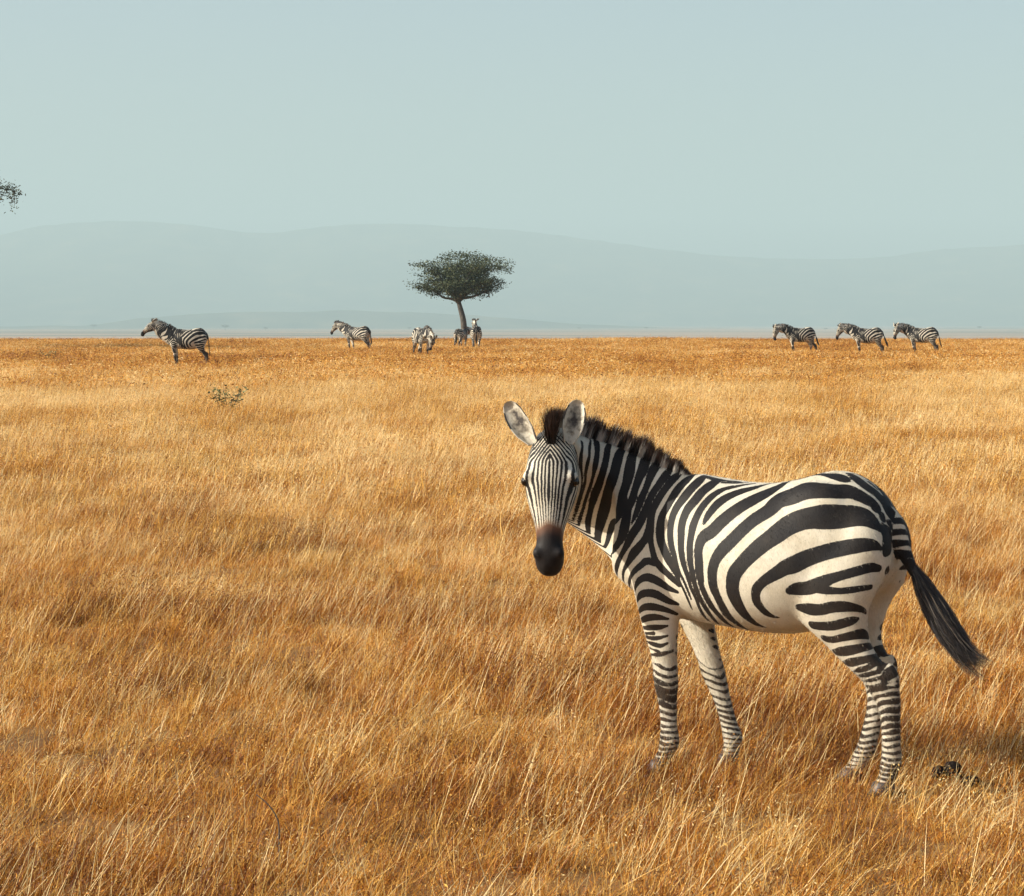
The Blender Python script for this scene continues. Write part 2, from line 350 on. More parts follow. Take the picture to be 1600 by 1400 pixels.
def coat(V):
    """signed distance to the nearest stripe edge (negative: black hair) and the share of dark skin, for points in the rest shape"""
    L = np.stack([V[:, 0], -abs(V[:, 1]), V[:, 2]], 1)
    Q = paint_pose(L)
    sd = np.full(len(V), .05)
    body = sstep(.40, .46, V[:, 2])
    rel = V - HEAD0
    d, b, ay = rel @ HD, rel @ HB, abs(V[:, 1])
    dep = -b
    head = (d > -.01 + np.clip(dep - .19, 0, 1) * .9) & (dep < .30) & (V[:, 0] < -1.15)
    for line in STRIPES.strip().splitlines():
        P = np.array([[float(c) / 1000 for c in p.split(',')] for p in line.split()])
        P = catmull(P, max(3, len(P) * 3 - 2))
        wide = sstep(-.72, -.5, P[:, 0])                          # fuller stripes on the trunk than on the neck
        P[:, 3] = np.clip(P[:, 3] * (1.12 + .04 * wide) + .004 * wide, .004, .2)
        mg = .03 + P[:, 3].max() / 2
        lo, hi = P[:, :3].min(0) - mg, P[:, :3].max(0) + mg
        ix = np.where(((Q > lo) & (Q < hi)).all(1) & ~head)[0]
        if not len(ix):
            continue
        q = Q[ix]
        best = np.full(len(ix), .05)
        for a, c in zip(P[:-1], P[1:]):
            e = c[:3] - a[:3]
            t = np.clip(((q - a[:3]) @ e) / (e @ e + 1e-12), 0, 1)
            dd = np.linalg.norm(q - a[:3] - t[:, None] * e, axis=1) - (a[3] + t * (c[3] - a[3])) / 2
            best = np.minimum(best, dd)
        sd[ix] = np.minimum(sd[ix], best)
    # rings round the lower legs
    x, y, z = V.T
    zk, pk = [0, .12, .22, .32, .47, .6], [.021, .021, .026, .033, .036, .040]
    per = np.interp(z, zk, pk)
    zz = np.linspace(0, .7, 141)
    ph = np.interp(z, zz, np.concatenate([[0], np.cumsum(.005 / np.interp(zz[:-1] + .0025, zk, pk))]))
    w1 = wob(V * [1.3, 1.3, .8], 16, 3); w2 = wob(V, 55, 4); w3 = wob(V * [1, 1, .6], 42, 9); w4 = wob(V, 95, 12)
    back = np.where(x < 0, x + .495, x - .545)
    tilt = np.where(x < 0, .25, -.30) * back * sstep(.1, .3, z)
    ring = per / 6.283 * 1.15 * (np.sin(6.283 * (ph + tilt / per + .42 * w1 + .17 * w2 + .07 * w4) + np.where(y > 0, 2.1, 0) + np.where(x > 0, .8, 0)) - .14 + .62 * w3 - .25 * sstep(.22, .12, z))
    inner = sstep(.36, .54, z) * sstep(-.004, .03, np.where(x < 0, .142, .132) - ay) * .012
    ring = ring + inner
    lim = np.where(x < 0, .50, .475)
    leg = (z < lim) & (x < .68)
    ring = np.where(leg, ring, .05)
    sd = np.where(z < .44, ring, np.minimum(ring, sd))
    # belly line
    sd = np.where((z < .70) & (abs(x) < .25), np.minimum(sd, ay - .011), sd)
    # tail dock: short bars, black towards the hair
    tl = (x > .535) & (ay < .06) & (z > .8)
    sd = np.where(tl, .006 * (np.sin(z * 135 + 2.5 * w1) + .1 + .7 * w3) - np.clip(1.04 - z, 0, 1) * .12, sd)
    # ---- face: lines leave the forehead as arrowheads, run down the nose and draw together towards the muzzle
    prof = np.interp(d, [.0, .12, .19, .28, .36, .42, .5], [.92, .95, 1.0, .80, .60, .50, .46])
    lat = (ay + .75 * np.clip(dep - .035, 0, 1)) / prof
    n = lat / .0178 - np.clip(lat - .075, 0, 1) * 26
    n = n + 52 * np.where(d < .12, (.12 - d) ** 2 / (np.abs(.12 - d) + .03), 0)
    face = .0178 / 6.283 * 1.2 * np.clip(prof, .6, 1) * (-np.cos(6.283 * (n + .13 * w2 + .10 * w1 + .05 * w4)) - .12 - .2 * sstep(.12, .06, d) + .22 * w3)
    whorl = np.sqrt((ay * 1.5) ** 2 + ((d - .095) * .7) ** 2) - .008
    face = np.minimum(face, whorl)
    eye = np.sqrt(((d - .196) / 1.0) ** 2 + ((dep - .034) * .8) ** 2 + (np.clip(.10 - ay, 0, 1) * .9) ** 2) - .0235
    face = np.minimum(face, eye)
    sd = np.where(head, face, sd)
    dark = sstep(.36, .47, d - .8 * np.clip(dep - .03, 0, .075) + .008 * w2) * head
    dark = np.maximum(dark, sstep(.43, .48, d) * head * (dep > .12))
    dark = np.maximum(dark, sstep(.075, .045, z))
    return sd, dark

# ---- materials
def new_mat(name):
    m = bpy.data.materials.new(name)
    m.use_nodes = True
    nt = m.node_tree
    return m, nt, nt.nodes['Principled BSDF'], lambda t, **kw: mk(nt, t, **kw)

def mk(nt, t, **kw):
    n = nt.nodes.new(t)
    for a, v in kw.items():
        if a.startswith('i_'):
            n.inputs[a[2:].replace('_', ' ')].default_value = v
        else:
            setattr(n, a, v)
    return n

def ramp(nt, fac, stops, interp='LINEAR'):
    r = nt.nodes.new('ShaderNodeValToRGB')
    r.color_ramp.interpolation = interp
    while len(r.color_ramp.elements) < len(stops):
        r.color_ramp.elements.new(.5)
    for e, (p, c) in zip(r.color_ramp.elements, stops):
        e.position = p
        e.color = (*c, 1) if len(c) == 3 else c
    nt.links.new(fac, r.inputs[0])
    return r.outputs[0]

def math_(nt, op, a, b=None, c=None):
    n = nt.nodes.new('ShaderNodeMath')
    n.operation = op
    for i, v in enumerate((a, b, c)):
        if v is None:
            continue
        if isinstance(v, (int, float)):
            n.inputs[i].default_value = v
        else:
            nt.links.new(v, n.inputs[i])
    return n.outputs[0]

def mixc(nt, fac, a, b):
    n = nt.nodes.new('ShaderNodeMix')
    n.data_type = 'RGBA'
    for k, v in ((0, fac), (6, a), (7, b)):
        if isinstance(v, tuple):
            n.inputs[k].default_value = (*v, 1)
        elif isinstance(v, (int, float)):
            n.inputs[k].default_value = v
        else:
            nt.links.new(v, n.inputs[k])
    return n.outputs[2]

def coat_material():
    m, nt, p, N = new_mat('zebra_coat')
    L = nt.links.new
    at = N('ShaderNodeAttribute', attribute_name='stripe')
    dk = N('ShaderNodeAttribute', attribute_name='dark')
    tc = N('ShaderNodeTexCoord')
    n1 = N('ShaderNodeTexNoise', i_Scale=210.0, i_Detail=2.0)
    L(tc.outputs['Object'], n1.inputs['Vector'])
    n2 = N('ShaderNodeTexNoise', i_Scale=9.0, i_Detail=4.0)
    L(tc.outputs['Object'], n2.inputs['Vector'])
    mp = N('ShaderNodeMapping')
    mp.inputs['Scale'].default_value = (260, 260, 60)
    L(tc.outputs['Object'], mp.inputs['Vector'])
    n3 = N('ShaderNodeTexNoise', i_Scale=1.0, i_Detail=2.0)
    L(mp.outputs[0], n3.inputs['Vector'])
    e = math_(nt, 'MULTIPLY_ADD', n1.outputs['Fac'], .0060, -.0030)
    s = math_(nt, 'ADD', at.outputs['Fac'], e)
    f = nt.nodes.new('ShaderNodeMapRange')
    f.inputs['From Min'].default_value = -.0011
    f.inputs['From Max'].default_value = .0011
    L(s, f.inputs['Value'])
    white = ramp(nt, n2.outputs['Fac'], [(.30, (.47, .42, .32)), (.5, (.54, .50, .40)), (.7, (.585, .55, .465))])
    black = ramp(nt, n2.outputs['Fac'], [(.35, (.006, .0055, .007)), (.62, (.013, .011, .010)), (.75, (.026, .020, .015))])
    c = mixc(nt, f.outputs[0], black, white)
    hair = math_(nt, 'MULTIPLY_ADD', n3.outputs['Fac'], .5, .75)
    hm = nt.nodes.new('ShaderNodeMix'); hm.data_type = 'RGBA'; hm.blend_type = 'MULTIPLY'; hm.inputs[0].default_value = 1
    cc = N('ShaderNodeCombineColor')
    for i in range(3):
        L(hair, cc.inputs[i])
    L(c, hm.inputs[6]); L(cc.outputs[0], hm.inputs[7])
    brown = ramp(nt, dk.outputs['Fac'], [(.0, (.36, .24, .15)), (.35, (.12, .058, .034)), (.8, (.022, .014, .012)), (1, (.012, .010, .010))])
    dm = nt.nodes.new('ShaderNodeMapRange'); dm.inputs['From Max'].default_value = .3
    L(dk.outputs['Fac'], dm.inputs['Value'])
    sxyz = N('ShaderNodeSeparateXYZ'); L(tc.outputs['Object'], sxyz.inputs[0])
    dz = nt.nodes.new('ShaderNodeMapRange'); dz.inputs['From Min'].default_value = .95; dz.inputs['From Max'].default_value = .05; dz.inputs['To Max'].default_value = .45
    L(sxyz.outputs['Z'], dz.inputs['Value'])
    nd = N('ShaderNodeTexNoise', i_Scale=16.0, i_Detail=6.0, i_Roughness=.7); L(tc.outputs['Object'], nd.inputs['Vector'])
    dust = math_(nt, 'MULTIPLY', dz.outputs[0], math_(nt, 'MULTIPLY', nd.outputs['Fac'], nd.outputs['Fac']))
    hc = mixc(nt, dust, hm.outputs[2], (.36, .22, .11))
    col = mixc(nt, dm.outputs[0], hc, brown)
    L(col, p.inputs['Base Color'])
    p.inputs['Roughness'].default_value = .62
    p.inputs['Specular IOR Level'].default_value = .22
    p.inputs['Sheen Weight'].default_value = .03
    p.inputs['Sheen Roughness'].default_value = .4
    bp = N('ShaderNodeBump', i_Strength=.35, i_Distance=.0025)
    L(n3.outputs['Fac'], bp.inputs['Height'])
    L(bp.outputs[0], p.inputs['Normal'])
    return m

def hair_material(name, tail=False):
    m, nt, p, N = new_mat(name)
    L = nt.links.new
    at = N('ShaderNodeAttribute', attribute_name='stripe')
    tt = N('ShaderNodeAttribute', attribute_name='along')
    rn = N('ShaderNodeAttribute', attribute_name='strand')
    if tail:
        c = ramp(nt, rn.outputs['Fac'], [(0, (.010, .010, .012)), (.7, (.022, .020, .022)), (.9, (.06, .05, .045)), (1, (.16, .13, .10))])
    else:
        f = nt.nodes.new('ShaderNodeMapRange')
        f.inputs['From Min'].default_value = -.003
        f.inputs['From Max'].default_value = .003
        L(at.outputs['Fac'], f.inputs['Value'])
        r0 = mixc(nt, f.outputs[0], (.010, .009, .010), (.55, .52, .47))
        g = math_(nt, 'MULTIPLY_ADD', rn.outputs['Fac'], .35, tt.outputs['Fac'])
        k = nt.nodes.new('ShaderNodeMapRange')
        k.inputs['From Min'].default_value = .50
        k.inputs['From Max'].default_value = .95
        L(g, k.inputs['Value'])
        tip = mixc(nt, rn.outputs['Fac'], (.012, .009, .008), (.06, .026, .014))
        c = mixc(nt, k.outputs[0], r0, tip)
    L(c, p.inputs['Base Color'])
    p.inputs['Roughness'].default_value = .5
    p.inputs['Specular IOR Level'].default_value = .4
    return m

MAT_COAT = coat_material()
MAT_MANE = hair_material('mane_hair')
MAT_TAIL = hair_material('tail_hair', True)
m, nt, p, N = new_mat('eye_gloss')
p.inputs['Base Color'].default_value = (.012, .008, .006, 1); p.inputs['Roughness'].default_value = .08
MAT_EYE = m
m, nt, p, N = new_mat('hoof_horn')
tc = N('ShaderNodeTexCoord'); n = N('ShaderNodeTexNoise', i_Scale=40.0)
nt.links.new(tc.outputs['Object'], n.inputs['Vector'])
nt.links.new(ramp(nt, n.outputs['Fac'], [(.3, (.018, .014, .012)), (.7, (.07, .055, .045))]), p.inputs['Base Color'])
p.inputs['Roughness'].default_value = .5
MAT_HOOF = m

def ear_material():
    m, nt, p, N = new_mat('ear_skin')
    L = nt.links.new
    a = N('ShaderNodeAttribute', attribute_name='inside')
    u = N('ShaderNodeAttribute', attribute_name='along')
    v = N('ShaderNodeAttribute', attribute_name='across')
    tc = N('ShaderNodeTexCoord')
    n = N('ShaderNodeTexNoise', i_Scale=48.0, i_Detail=3.0)
    L(tc.outputs['Object'], n.inputs['Vector'])
    # inside: pale grey hair, a dark hollow in the middle
    hol = math_(nt, 'SUBTRACT', 1.0, math_(nt, 'MULTIPLY', v.outputs['Fac'], 1.35))
    mid = math_(nt, 'MULTIPLY', math_(nt, 'SUBTRACT', 1.0, math_(nt, 'ABSOLUTE', math_(nt, 'MULTIPLY_ADD', u.outputs['Fac'], 2.4, -1.32))), 1.0)
    g = math_(nt, 'ADD', math_(nt, 'MULTIPLY', math_(nt, 'MAXIMUM', hol, 0), math_(nt, 'MAXIMUM', mid, 0)), math_(nt, 'MULTIPLY_ADD', n.outputs['Fac'], 1.6, -.85))
    ins = ramp(nt, g, [(.0, (.52, .48, .39)), (.35, (.25, .22, .17)), (.75, (.045, .036, .03))])
    # outside: white root, black band, white tip; black along the upper rim
    out = ramp(nt, u.outputs['Fac'], [(0, (.5, .46, .38)), (.45, (.42, .38, .32)), (.52, (.03, .026, .024)), (.84, (.02, .018, .017)), (.89, (.45, .42, .36)), (1, (.55, .52, .45))])
    rim = math_(nt, 'MULTIPLY', math_(nt, 'GREATER_THAN', v.outputs['Fac'], .87), math_(nt, 'MULTIPLY', math_(nt, 'GREATER_THAN', u.outputs['Fac'], .48), math_(nt, 'LESS_THAN', u.outputs['Fac'], .86)))
    L(mixc(nt, rim, mixc(nt, a.outputs['Fac'], out, ins), (.02, .018, .017)), p.inputs['Base Color'])
    p.inputs['Roughness'].default_value = .8
    return m
MAT_EAR = ear_material()

# ---- builders
def link(name, me, parent=None, mat=None):
    o = bpy.data.objects.new(name, me)
    COL.objects.link(o)
    if parent is not None:
        o.parent = parent
    if mat is not None and me is not None:
        me.materials.clear(); me.materials.append(mat)
    return o

def mesh(name, V, F, smooth=True, **attrs):
    me = bpy.data.meshes.new(name)
    V = np.asarray(V, np.float32)
    if isinstance(F, np.ndarray):
        k = F.shape[1]
        me.vertices.add(len(V)); me.vertices.foreach_set('co', V.ravel())
        me.loops.add(F.size); me.loops.foreach_set('vertex_index', F.ravel().astype(np.int32))
        me.polygons.add(len(F)); me.polygons.foreach_set('loop_start', np.arange(0, F.size, k, dtype=np.int32))
        me.update(calc_edges=True); me.validate()
    else:
        me.from_pydata(V.tolist(), [], F)
    if smooth:
        me.polygons.foreach_set('use_smooth', np.ones(len(me.polygons), bool))
    for a, val in attrs.items():
        t = me.attributes.new(a, 'FLOAT', 'POINT')
        t.data.foreach_set('value', np.asarray(val, np.float32))
    return me

def strands(P, W, n_seg):
    """flat tapering hairs along point rows P (n, n_seg+1, 3), root width W (n,)"""
    n = len(P)
    T = np.gradient(P, axis=1)
    side = np.cross(T, rng.normal(size=(n, 1, 3)))
    side /= np.linalg.norm(side, axis=2, keepdims=True) + 1e-9
    tap = (1 - np.linspace(0, 1, n_seg + 1) ** 2 * .9)[None, :, None] * W[:, None, None] / 2
    V = np.stack([P - side * tap, P + side * tap], 2).reshape(-1, 3)
    base = (np.arange(n) * (n_seg + 1) * 2)[:, None]
    F = []
    for k in range(n_seg):
        a = base + k * 2
        F.append(np.concatenate([a, a + 1, a + 3, a + 2], 1))
    return V, np.vstack(F)

CREST = np.array([(-.43, 1.325), (-.46, 1.332), (-.61, 1.378), (-.785, 1.436), (-.97, 1.496), (-1.16, 1.555), (-1.275, 1.561), (-1.31, 1.545)])

def mane_mesh(pose, n, width):
    x = rng.uniform(-1.31, -.44, n)
    z = np.interp(-x, -CREST[:, 0], CREST[:, 1])
    y = rng.normal(0, .010, n)
    root = np.stack([x, y, z - .012], 1)
    ln = np.interp(-x, [.44, .52, .70, 1.0, 1.23, 1.31], [.02, .065, .108, .124, .13, .105])
    bunch = .82 + .16 * np.sin(x * 95 + np.sin(x * 31) * 2) * (rng.random(n) > .3)
    ln = ln * bunch * rng.uniform(.82, 1.1, n)
    up = np.stack([np.interp(-x, [.44, 1.12, 1.27, 1.31], [.40, .34, .10, -.15]), np.zeros(n), np.ones(n)], 1)
    up += rng.normal(0, .09, (n, 3)) + np.stack([np.zeros(n), y * 9, np.zeros(n)], 1)
    up /= np.linalg.norm(up, axis=1, keepdims=True)
    t = np.linspace(0, 1, 4)
    P = root[:, None] + up[:, None] * (ln[:, None] * t)[..., None]
    # colour follows the stripe at the root of each hair
    probe = np.stack([x, np.sign(y + 1e-9) * np.maximum(abs(y), .035), z - .035], 1)
    sd, _ = coat(probe)
    sd = np.where(x < -1.2, -.02, sd)
    V, F = strands(P, np.full(n, width) * rng.uniform(.7, 1.3, n), 3)
    rep = lambda a: np.repeat(a, 8)
    return mesh('mane', pose(V), F, True, stripe=rep(sd), along=np.tile(np.repeat(t, 2), n), strand=rep(rng.random(n)))

TAILC = np.array([(.56, 0, 1.06, .034), (.60, 0, .98, .046), (.65, 0, .89, .066), (.725, 0, .765, .085), (.80, 0, .66, .082), (.87, 0, .59, .062), (.97, 0, .54, .03)])

def tail_mesh(pose, n, width, swing=0.0, drop=0.0):
    c = catmull(TAILC, 60)
    seg = 8
    t0 = rng.beta(1.2, 2.2, n) * .62
    t1 = np.clip(t0 + rng.uniform(.38, .75, n), 0, 1) * rng.uniform(.9, 1.0, n)
    ang = rng.uniform(0, 6.28, n); rad = np.sqrt(rng.random(n))
    lock = np.where(rng.random(n) < .36, 1.0, -1.0)            # the end parts into two locks
    T = t0[:, None] + (t1 - t0)[:, None] * np.linspace(0, 1, seg + 1)
    I = T * 59
    i0 = np.clip(I.astype(int), 0, 58); fr = (I - i0)[..., None]
    C = c[i0] * (1 - fr) + c[i0 + 1] * fr
    spread = np.clip((T - t0[:, None]) * 4, .25, 1)
    rr = C[..., 3] * rad[:, None] * spread * .62
    off = np.stack([np.cos(ang)[:, None] * rr * .8, np.sin(ang)[:, None] * rr, np.cos(ang)[:, None] * rr * .8], 2)
    fork = sstep(.66, 1.0, T) * lock[:, None]
    off[..., 0] += fork * np.where(lock > 0, -.035, -.012)[:, None] * lock[:, None]
    off[..., 2] += fork * -.028
    wave = np.sin(T * 9 + rng.uniform(0, 6.28, n)[:, None]) * .005 * T
    off[..., 0] += wave; off[..., 1] += wave * .6
    P = C[..., :3] + off + rng.normal(0, .0015, C[..., :3].shape)
    if drop:                                                     # tail hanging straight down
        P[..., 0] = .585 + (P[..., 0] - .585) * (1 - drop)
        P[..., 2] -= drop * .12 * T
    if swing:
        P[..., 1] += swing * T
    V, F = strands(P, np.full(n, width) * rng.uniform(.6, 1.3, n), seg)
    edge = np.clip(rad * .75 + rng.normal(0, .18, n), 0, 1)
    return mesh('tail', V, F, True, strand=np.repeat(edge, (seg + 1) * 2), along=np.repeat(T, 2, axis=1).ravel())

def ear_mesh(pose, sd, back=False, nu=26, nv=15):
    """cupped leaf, open to the front"""
    u = np.linspace(0, 1, nu); v = np.linspace(-1, 1, nv)
    U, VV = np.meshgrid(u, v, indexing='ij')
    w = np.interp(U, [0, .08, .25, .5, .72, .88, .96, 1], [.021, .026, .039, .046, .044, .034, .023, .006])
    span = np.interp(U, [0, .3, .7, 1], [2.0, 1.55, 1.15, .8])
    r = w / np.sin(np.minimum(span, 1.45))
    lat = r * np.sin(VV * span); dep_ = -r * np.cos(VV * span) + r * np.cos(span) * .3
    Lg = .205 if sd < 0 else .225
    base = HEAD0 + .022 * HD - .018 * HB + np.array([0, sd * .082, 0])
    if sd < 0:
        ax = -HD * .96 + HB * -.10 + np.array([0, sd * .16, 0])
        face = HB * .95 + np.array([0, sd * .15, 0])
    else:
        ax = -HD * .80 + HB * -.05 + np.array([0, sd * .56, 0])
        face = HB * .9 + np.array([0, sd * .35, 0])
    if back:
        ax = ax - HB * .25
    ax /= np.linalg.norm(ax)
    face = face - ax * (face @ ax); face /= np.linalg.norm(face)
    wd = np.cross(ax, face)
    curve = .018 * np.sin(U * 3.1)
    A = base + (U * Lg)[..., None] * ax + lat[..., None] * wd + (dep_ + curve)[..., None] * face
    B = A + (np.sin(VV * span)[..., None] * wd - np.cos(VV * span)[..., None] * face) * .0045
    B = np.where((abs(VV) > .999)[..., None], A + np.sin(VV * span)[..., None] * wd * .003, B)
    n = nu * nv
    V = np.vstack([A.reshape(-1, 3), B.reshape(-1, 3)])
    F = []
    for i in range(nu - 1):
        for j in range(nv - 1):
            a = i * nv + j
            F.append((a, a + nv, a + nv + 1, a + 1))
            F.append((n + a, n + a + 1, n + a + nv + 1, n + a + nv))
    for i in range(nu - 1):
        for j in (0, nv - 1):
            a = i * nv + j
            F.append((a, n + a, n + a + nv, a + nv))
    return mesh('ear', pose.head(V), F, True, inside=np.r_[np.ones(n), np.zeros(n)], along=np.tile(U.ravel(), 2), across=np.tile(abs(VV).ravel(), 2))

def hoof_mesh(pose, x, y):
    L = np.array([(0, .0, .004, .060, .056), (.006, .0, .03, .053, .050), (.012, .0, .058, .046, .045), (.016, 0, .066, .036, .036)])
    z0 = np.zeros(4)
    V, F = tube(np.stack([x + L[:, 0], y + L[:, 1], L[:, 2]], 1), np.stack([L[:, 3], z0, z0], 1), np.stack([z0, L[:, 4], z0], 1), None, 2.2, 20)
    V[:, 2] = np.maximum(V[:, 2], .002)
    return mesh('hoof', pose(V), F)

def fur_mesh(me, sd, dk, n):
    """short hairs lying down and back over the skin"""
    nv = len(me.vertices)
    co = np.empty(nv * 3); me.vertices.foreach_get('co', co); co = co.reshape(-1, 3)
    no = np.empty(nv * 3); me.vertices.foreach_get('normal', no); no = no.reshape(-1, 3)
    i = rng.integers(0, nv, n)
    i = i[dk[i] < .02]; i = i[np.linalg.norm(co[i] - co[np.argmax(dk * (co[:, 2] > .5))], axis=1) > .62]; n = len(i)      # not on the face
    nn = no[i]
    root = co[i] + np.cross(nn, rng.normal(0, 1, (n, 3))) * .004
    g = np.array([.5, 0, -.85]) + rng.normal(0, .22, (n, 3))
    t = g - nn * (g * nn).sum(1, keepdims=True)
    t /= np.linalg.norm(t, axis=1, keepdims=True) + 1e-6
    d = t * .9 + nn * rng.uniform(.22, .5, (n, 1))
    ln = rng.uniform(.007, .013, n)[:, None]
    P = np.stack([root, root + d * ln], 1)
    V, F = strands(P, rng.uniform(.0009, .0016, n), 1)
    k = np.repeat(i, 4)
    return mesh('coat_hair', V, F, False, stripe=sd[k], dark=dk[k])

_rest = {}
def rest(voxel):
    if voxel not in _rest:
        V, F, E = build_rest(voxel)
        if voxel < .012:                                         # finer skin on the head and the lower legs, whose markings are fine
            bm = bmesh.new(); t = bpy.data.meshes.new('t'); t.from_pydata(V.tolist(), [], F); bm.from_mesh(t)
            ed = [e for e in bm.edges if all((v.co.x < -1.13 and v.co.z > 1.05) or v.co.z < .54 or (v.co.z < .70 and v.co.x < -.38) for v in e.verts)]
            bmesh.ops.subdivide_edges(bm, edges=ed, cuts=1, use_grid_fill=True, smooth=.3)
            bm.to_mesh(t); bm.free()
            V = np.empty(len(t.vertices) * 3); t.vertices.foreach_get('co', V); V = V.reshape(-1, 3)
            F = [tuple(q.vertices) for q in t.polygons]
            bpy.data.meshes.remove(t)
        _rest[voxel] = (V, F, *coat(V))
    return _rest[voxel]

def make_zebra(loc, yaw, pose_kw, label, group=None, voxel=.02, hairs=(320, .012), tails=(160, .016), swing=0.0, drop=0.0, scale=1.0):
    pose = make_pose(**pose_kw)
    V, F, sd, dk = rest(voxel)
    if voxel > .012:
        sd = sd - .0035 * (V[:, 0] > -1.12)  # far zebras: stripes widened to paint in the shade on body and legs
    root = link('zebra', None)
    root.location = loc; root.rotation_euler = (0, 0, R(yaw)); root.scale = (scale,) * 3
    root['label'] = label; root['category'] = 'zebra'
    if group:
        root['group'] = group
    W = pose(V)
    if swing or drop:
        t = sstep(.54, .68, V[:, 0]) * (V[:, 0] > .535) * (abs(V[:, 1]) < .07) * (V[:, 2] > .8)
        W[:, 1] += t * swing * .15
        W[:, 0] -= t * drop * np.clip(V[:, 0] - .575, 0, 1)
    body = link('body', mesh('body', W, F, True, stripe=sd, dark=dk), root, MAT_COAT)
    if voxel < .012:
        link('coat_hair', fur_mesh(body.data, sd, dk, 110000), root, MAT_COAT)
    link('mane', mane_mesh(pose, *hairs), root, MAT_MANE)
    link('tail', tail_mesh(pose, *tails, swing=swing, drop=drop), root, MAT_TAIL)
    for s in (-1, 1):
        link('ear', ear_mesh(pose, s, nu=26 if voxel < .012 else 10, nv=15 if voxel < .012 else 7), root, MAT_EAR)
        c = HEAD0 + .196 * HD - .034 * HB + np.array([0, s * .110, 0])
        v, f = ball(c, (.024, .020, .021), R(45), 12)
        link('eye', mesh('eye', pose.head(v), f), root, MAT_EYE)
        link('hoof', hoof_mesh(pose, -.537, s * .14), root, MAT_HOOF)
        link('hoof', hoof_mesh(pose, .510, s * .126), root, MAT_HOOF)
    return root

# ------------------------------------------------------------------ the land
def vnoise(x, y, s, seed=0):
    """smooth value noise, -1..1"""
    x, y = np.asarray(x, float) / s, np.asarray(y, float) / s
    i, j = np.floor(x).astype(np.int64), np.floor(y).astype(np.int64)
    fx, fy = x - i, y - j
    fx, fy = fx * fx * (3 - 2 * fx), fy * fy * (3 - 2 * fy)
    def h(a, b):
        n = (a * 374761393 + b * 668265263 + seed * 974711) & 0x7fffffff
        n = ((n ^ (n >> 13)) * 1274126177) & 0x7fffffff
        return ((n ^ (n >> 16)) & 0xffff) / 32767.5 - 1
    return (h(i, j) * (1 - fx) + h(i + 1, j) * fx) * (1 - fy) + (h(i, j + 1) * (1 - fx) + h(i + 1, j + 1) * fx) * fy

PROF = np.array([(-400, 0), (14, 0), (45, .43), (79, .86), (105, 1.0), (120, 1.12), (145, 1.38), (160, 1.42), (185, 1.25), (260, -1.5), (420, -6), (1500, -5), (3000, 1), (5000, 13), (8000, 30), (12000, 60), (20000, 90)])

def ground_z(x, y):
    x, y = np.asarray(x, float), np.asarray(y, float)
    z = (np.interp(y - .06 * y * .3, PROF[:, 0], PROF[:, 1]) * 0 + np.interp(y - 2, PROF[:, 0], PROF[:, 1]) + np.interp(y + 2, PROF[:, 0], PROF[:, 1])) / 2
    far = np.clip((y - 14) / 60, 0, 1)
    near = np.clip(np.hypot(x - 1.2, y - 10.3) / 2.2 - .6, 0, 1)
    z = z + far * (.05 * vnoise(x, y, 9, 1) + .06 * vnoise(x, y, 23, 2)) * (y < 400)
    z = z + near * (.035 * vnoise(x, y, 1.7, 3) + .015 * vnoise(x, y, .6, 4)) * (y < 400)
    return z + np.where(y > 400, vnoise(x, y, 700, 5) * 1.5, 0)

def ground_object():
    ys = np.concatenate([np.linspace(-300, -5, 12), np.linspace(0, 6, 8), np.arange(6.3, 26, .3), np.geomspace(26.4, 200, 120), np.geomspace(205, 16000, 90)])
    u = np.linspace(-1, 1, 181)
    u = np.sign(u) * (abs(u) ** 1.5)
    Y, U = np.meshgrid(ys, u, indexing='ij')
    X = U * (30 + .62 * np.abs(Y))
    V = np.stack([X, Y, ground_z(X, Y)], 2).reshape(-1, 3)
    n, k = len(ys), len(u)
    a = (np.arange(n - 1)[:, None] * k + np.arange(k - 1)).ravel()
    o = link('ground', mesh('ground', V, np.stack([a, a + 1, a + k + 1, a + k], 1)), None, MAT_GROUND)
    o['kind'] = 'structure'
    return o

def ground_material():
    m, nt, p, N = new_mat('dry_soil')
    L = nt.links.new
    g = N('ShaderNodeNewGeometry')
    n1 = N('ShaderNodeTexNoise', i_Scale=1.3, i_Detail=8.0)
    n2 = N('ShaderNodeTexNoise', i_Scale=.0016, i_Detail=6.0, i_Roughness=.6)
    mp = N('ShaderNodeMapping'); mp.inputs['Scale'].default_value = (.5, 1.6, 1)
    L(g.outputs['Position'], n1.inputs['Vector']); L(g.outputs['Position'], mp.inputs['Vector']); L(mp.outputs[0], n2.inputs['Vector'])
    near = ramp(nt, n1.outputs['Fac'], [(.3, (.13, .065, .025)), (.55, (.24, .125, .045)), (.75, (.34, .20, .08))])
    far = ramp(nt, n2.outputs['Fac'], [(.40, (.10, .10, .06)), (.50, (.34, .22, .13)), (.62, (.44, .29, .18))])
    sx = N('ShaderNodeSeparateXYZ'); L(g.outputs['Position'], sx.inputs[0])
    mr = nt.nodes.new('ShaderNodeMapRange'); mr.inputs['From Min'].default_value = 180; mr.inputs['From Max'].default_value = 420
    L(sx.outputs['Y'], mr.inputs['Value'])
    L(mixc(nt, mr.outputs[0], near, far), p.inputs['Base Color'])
    p.inputs['Roughness'].default_value = .95
    p.inputs['Specular IOR Level'].default_value = .1
    bp = N('ShaderNodeBump', i_Strength=.8, i_Distance=.05)
    L(n1.outputs['Fac'], bp.inputs['Height']); L(bp.outputs[0], p.inputs['Normal'])
    return m
MAT_GROUND = ground_material()
ground_object()

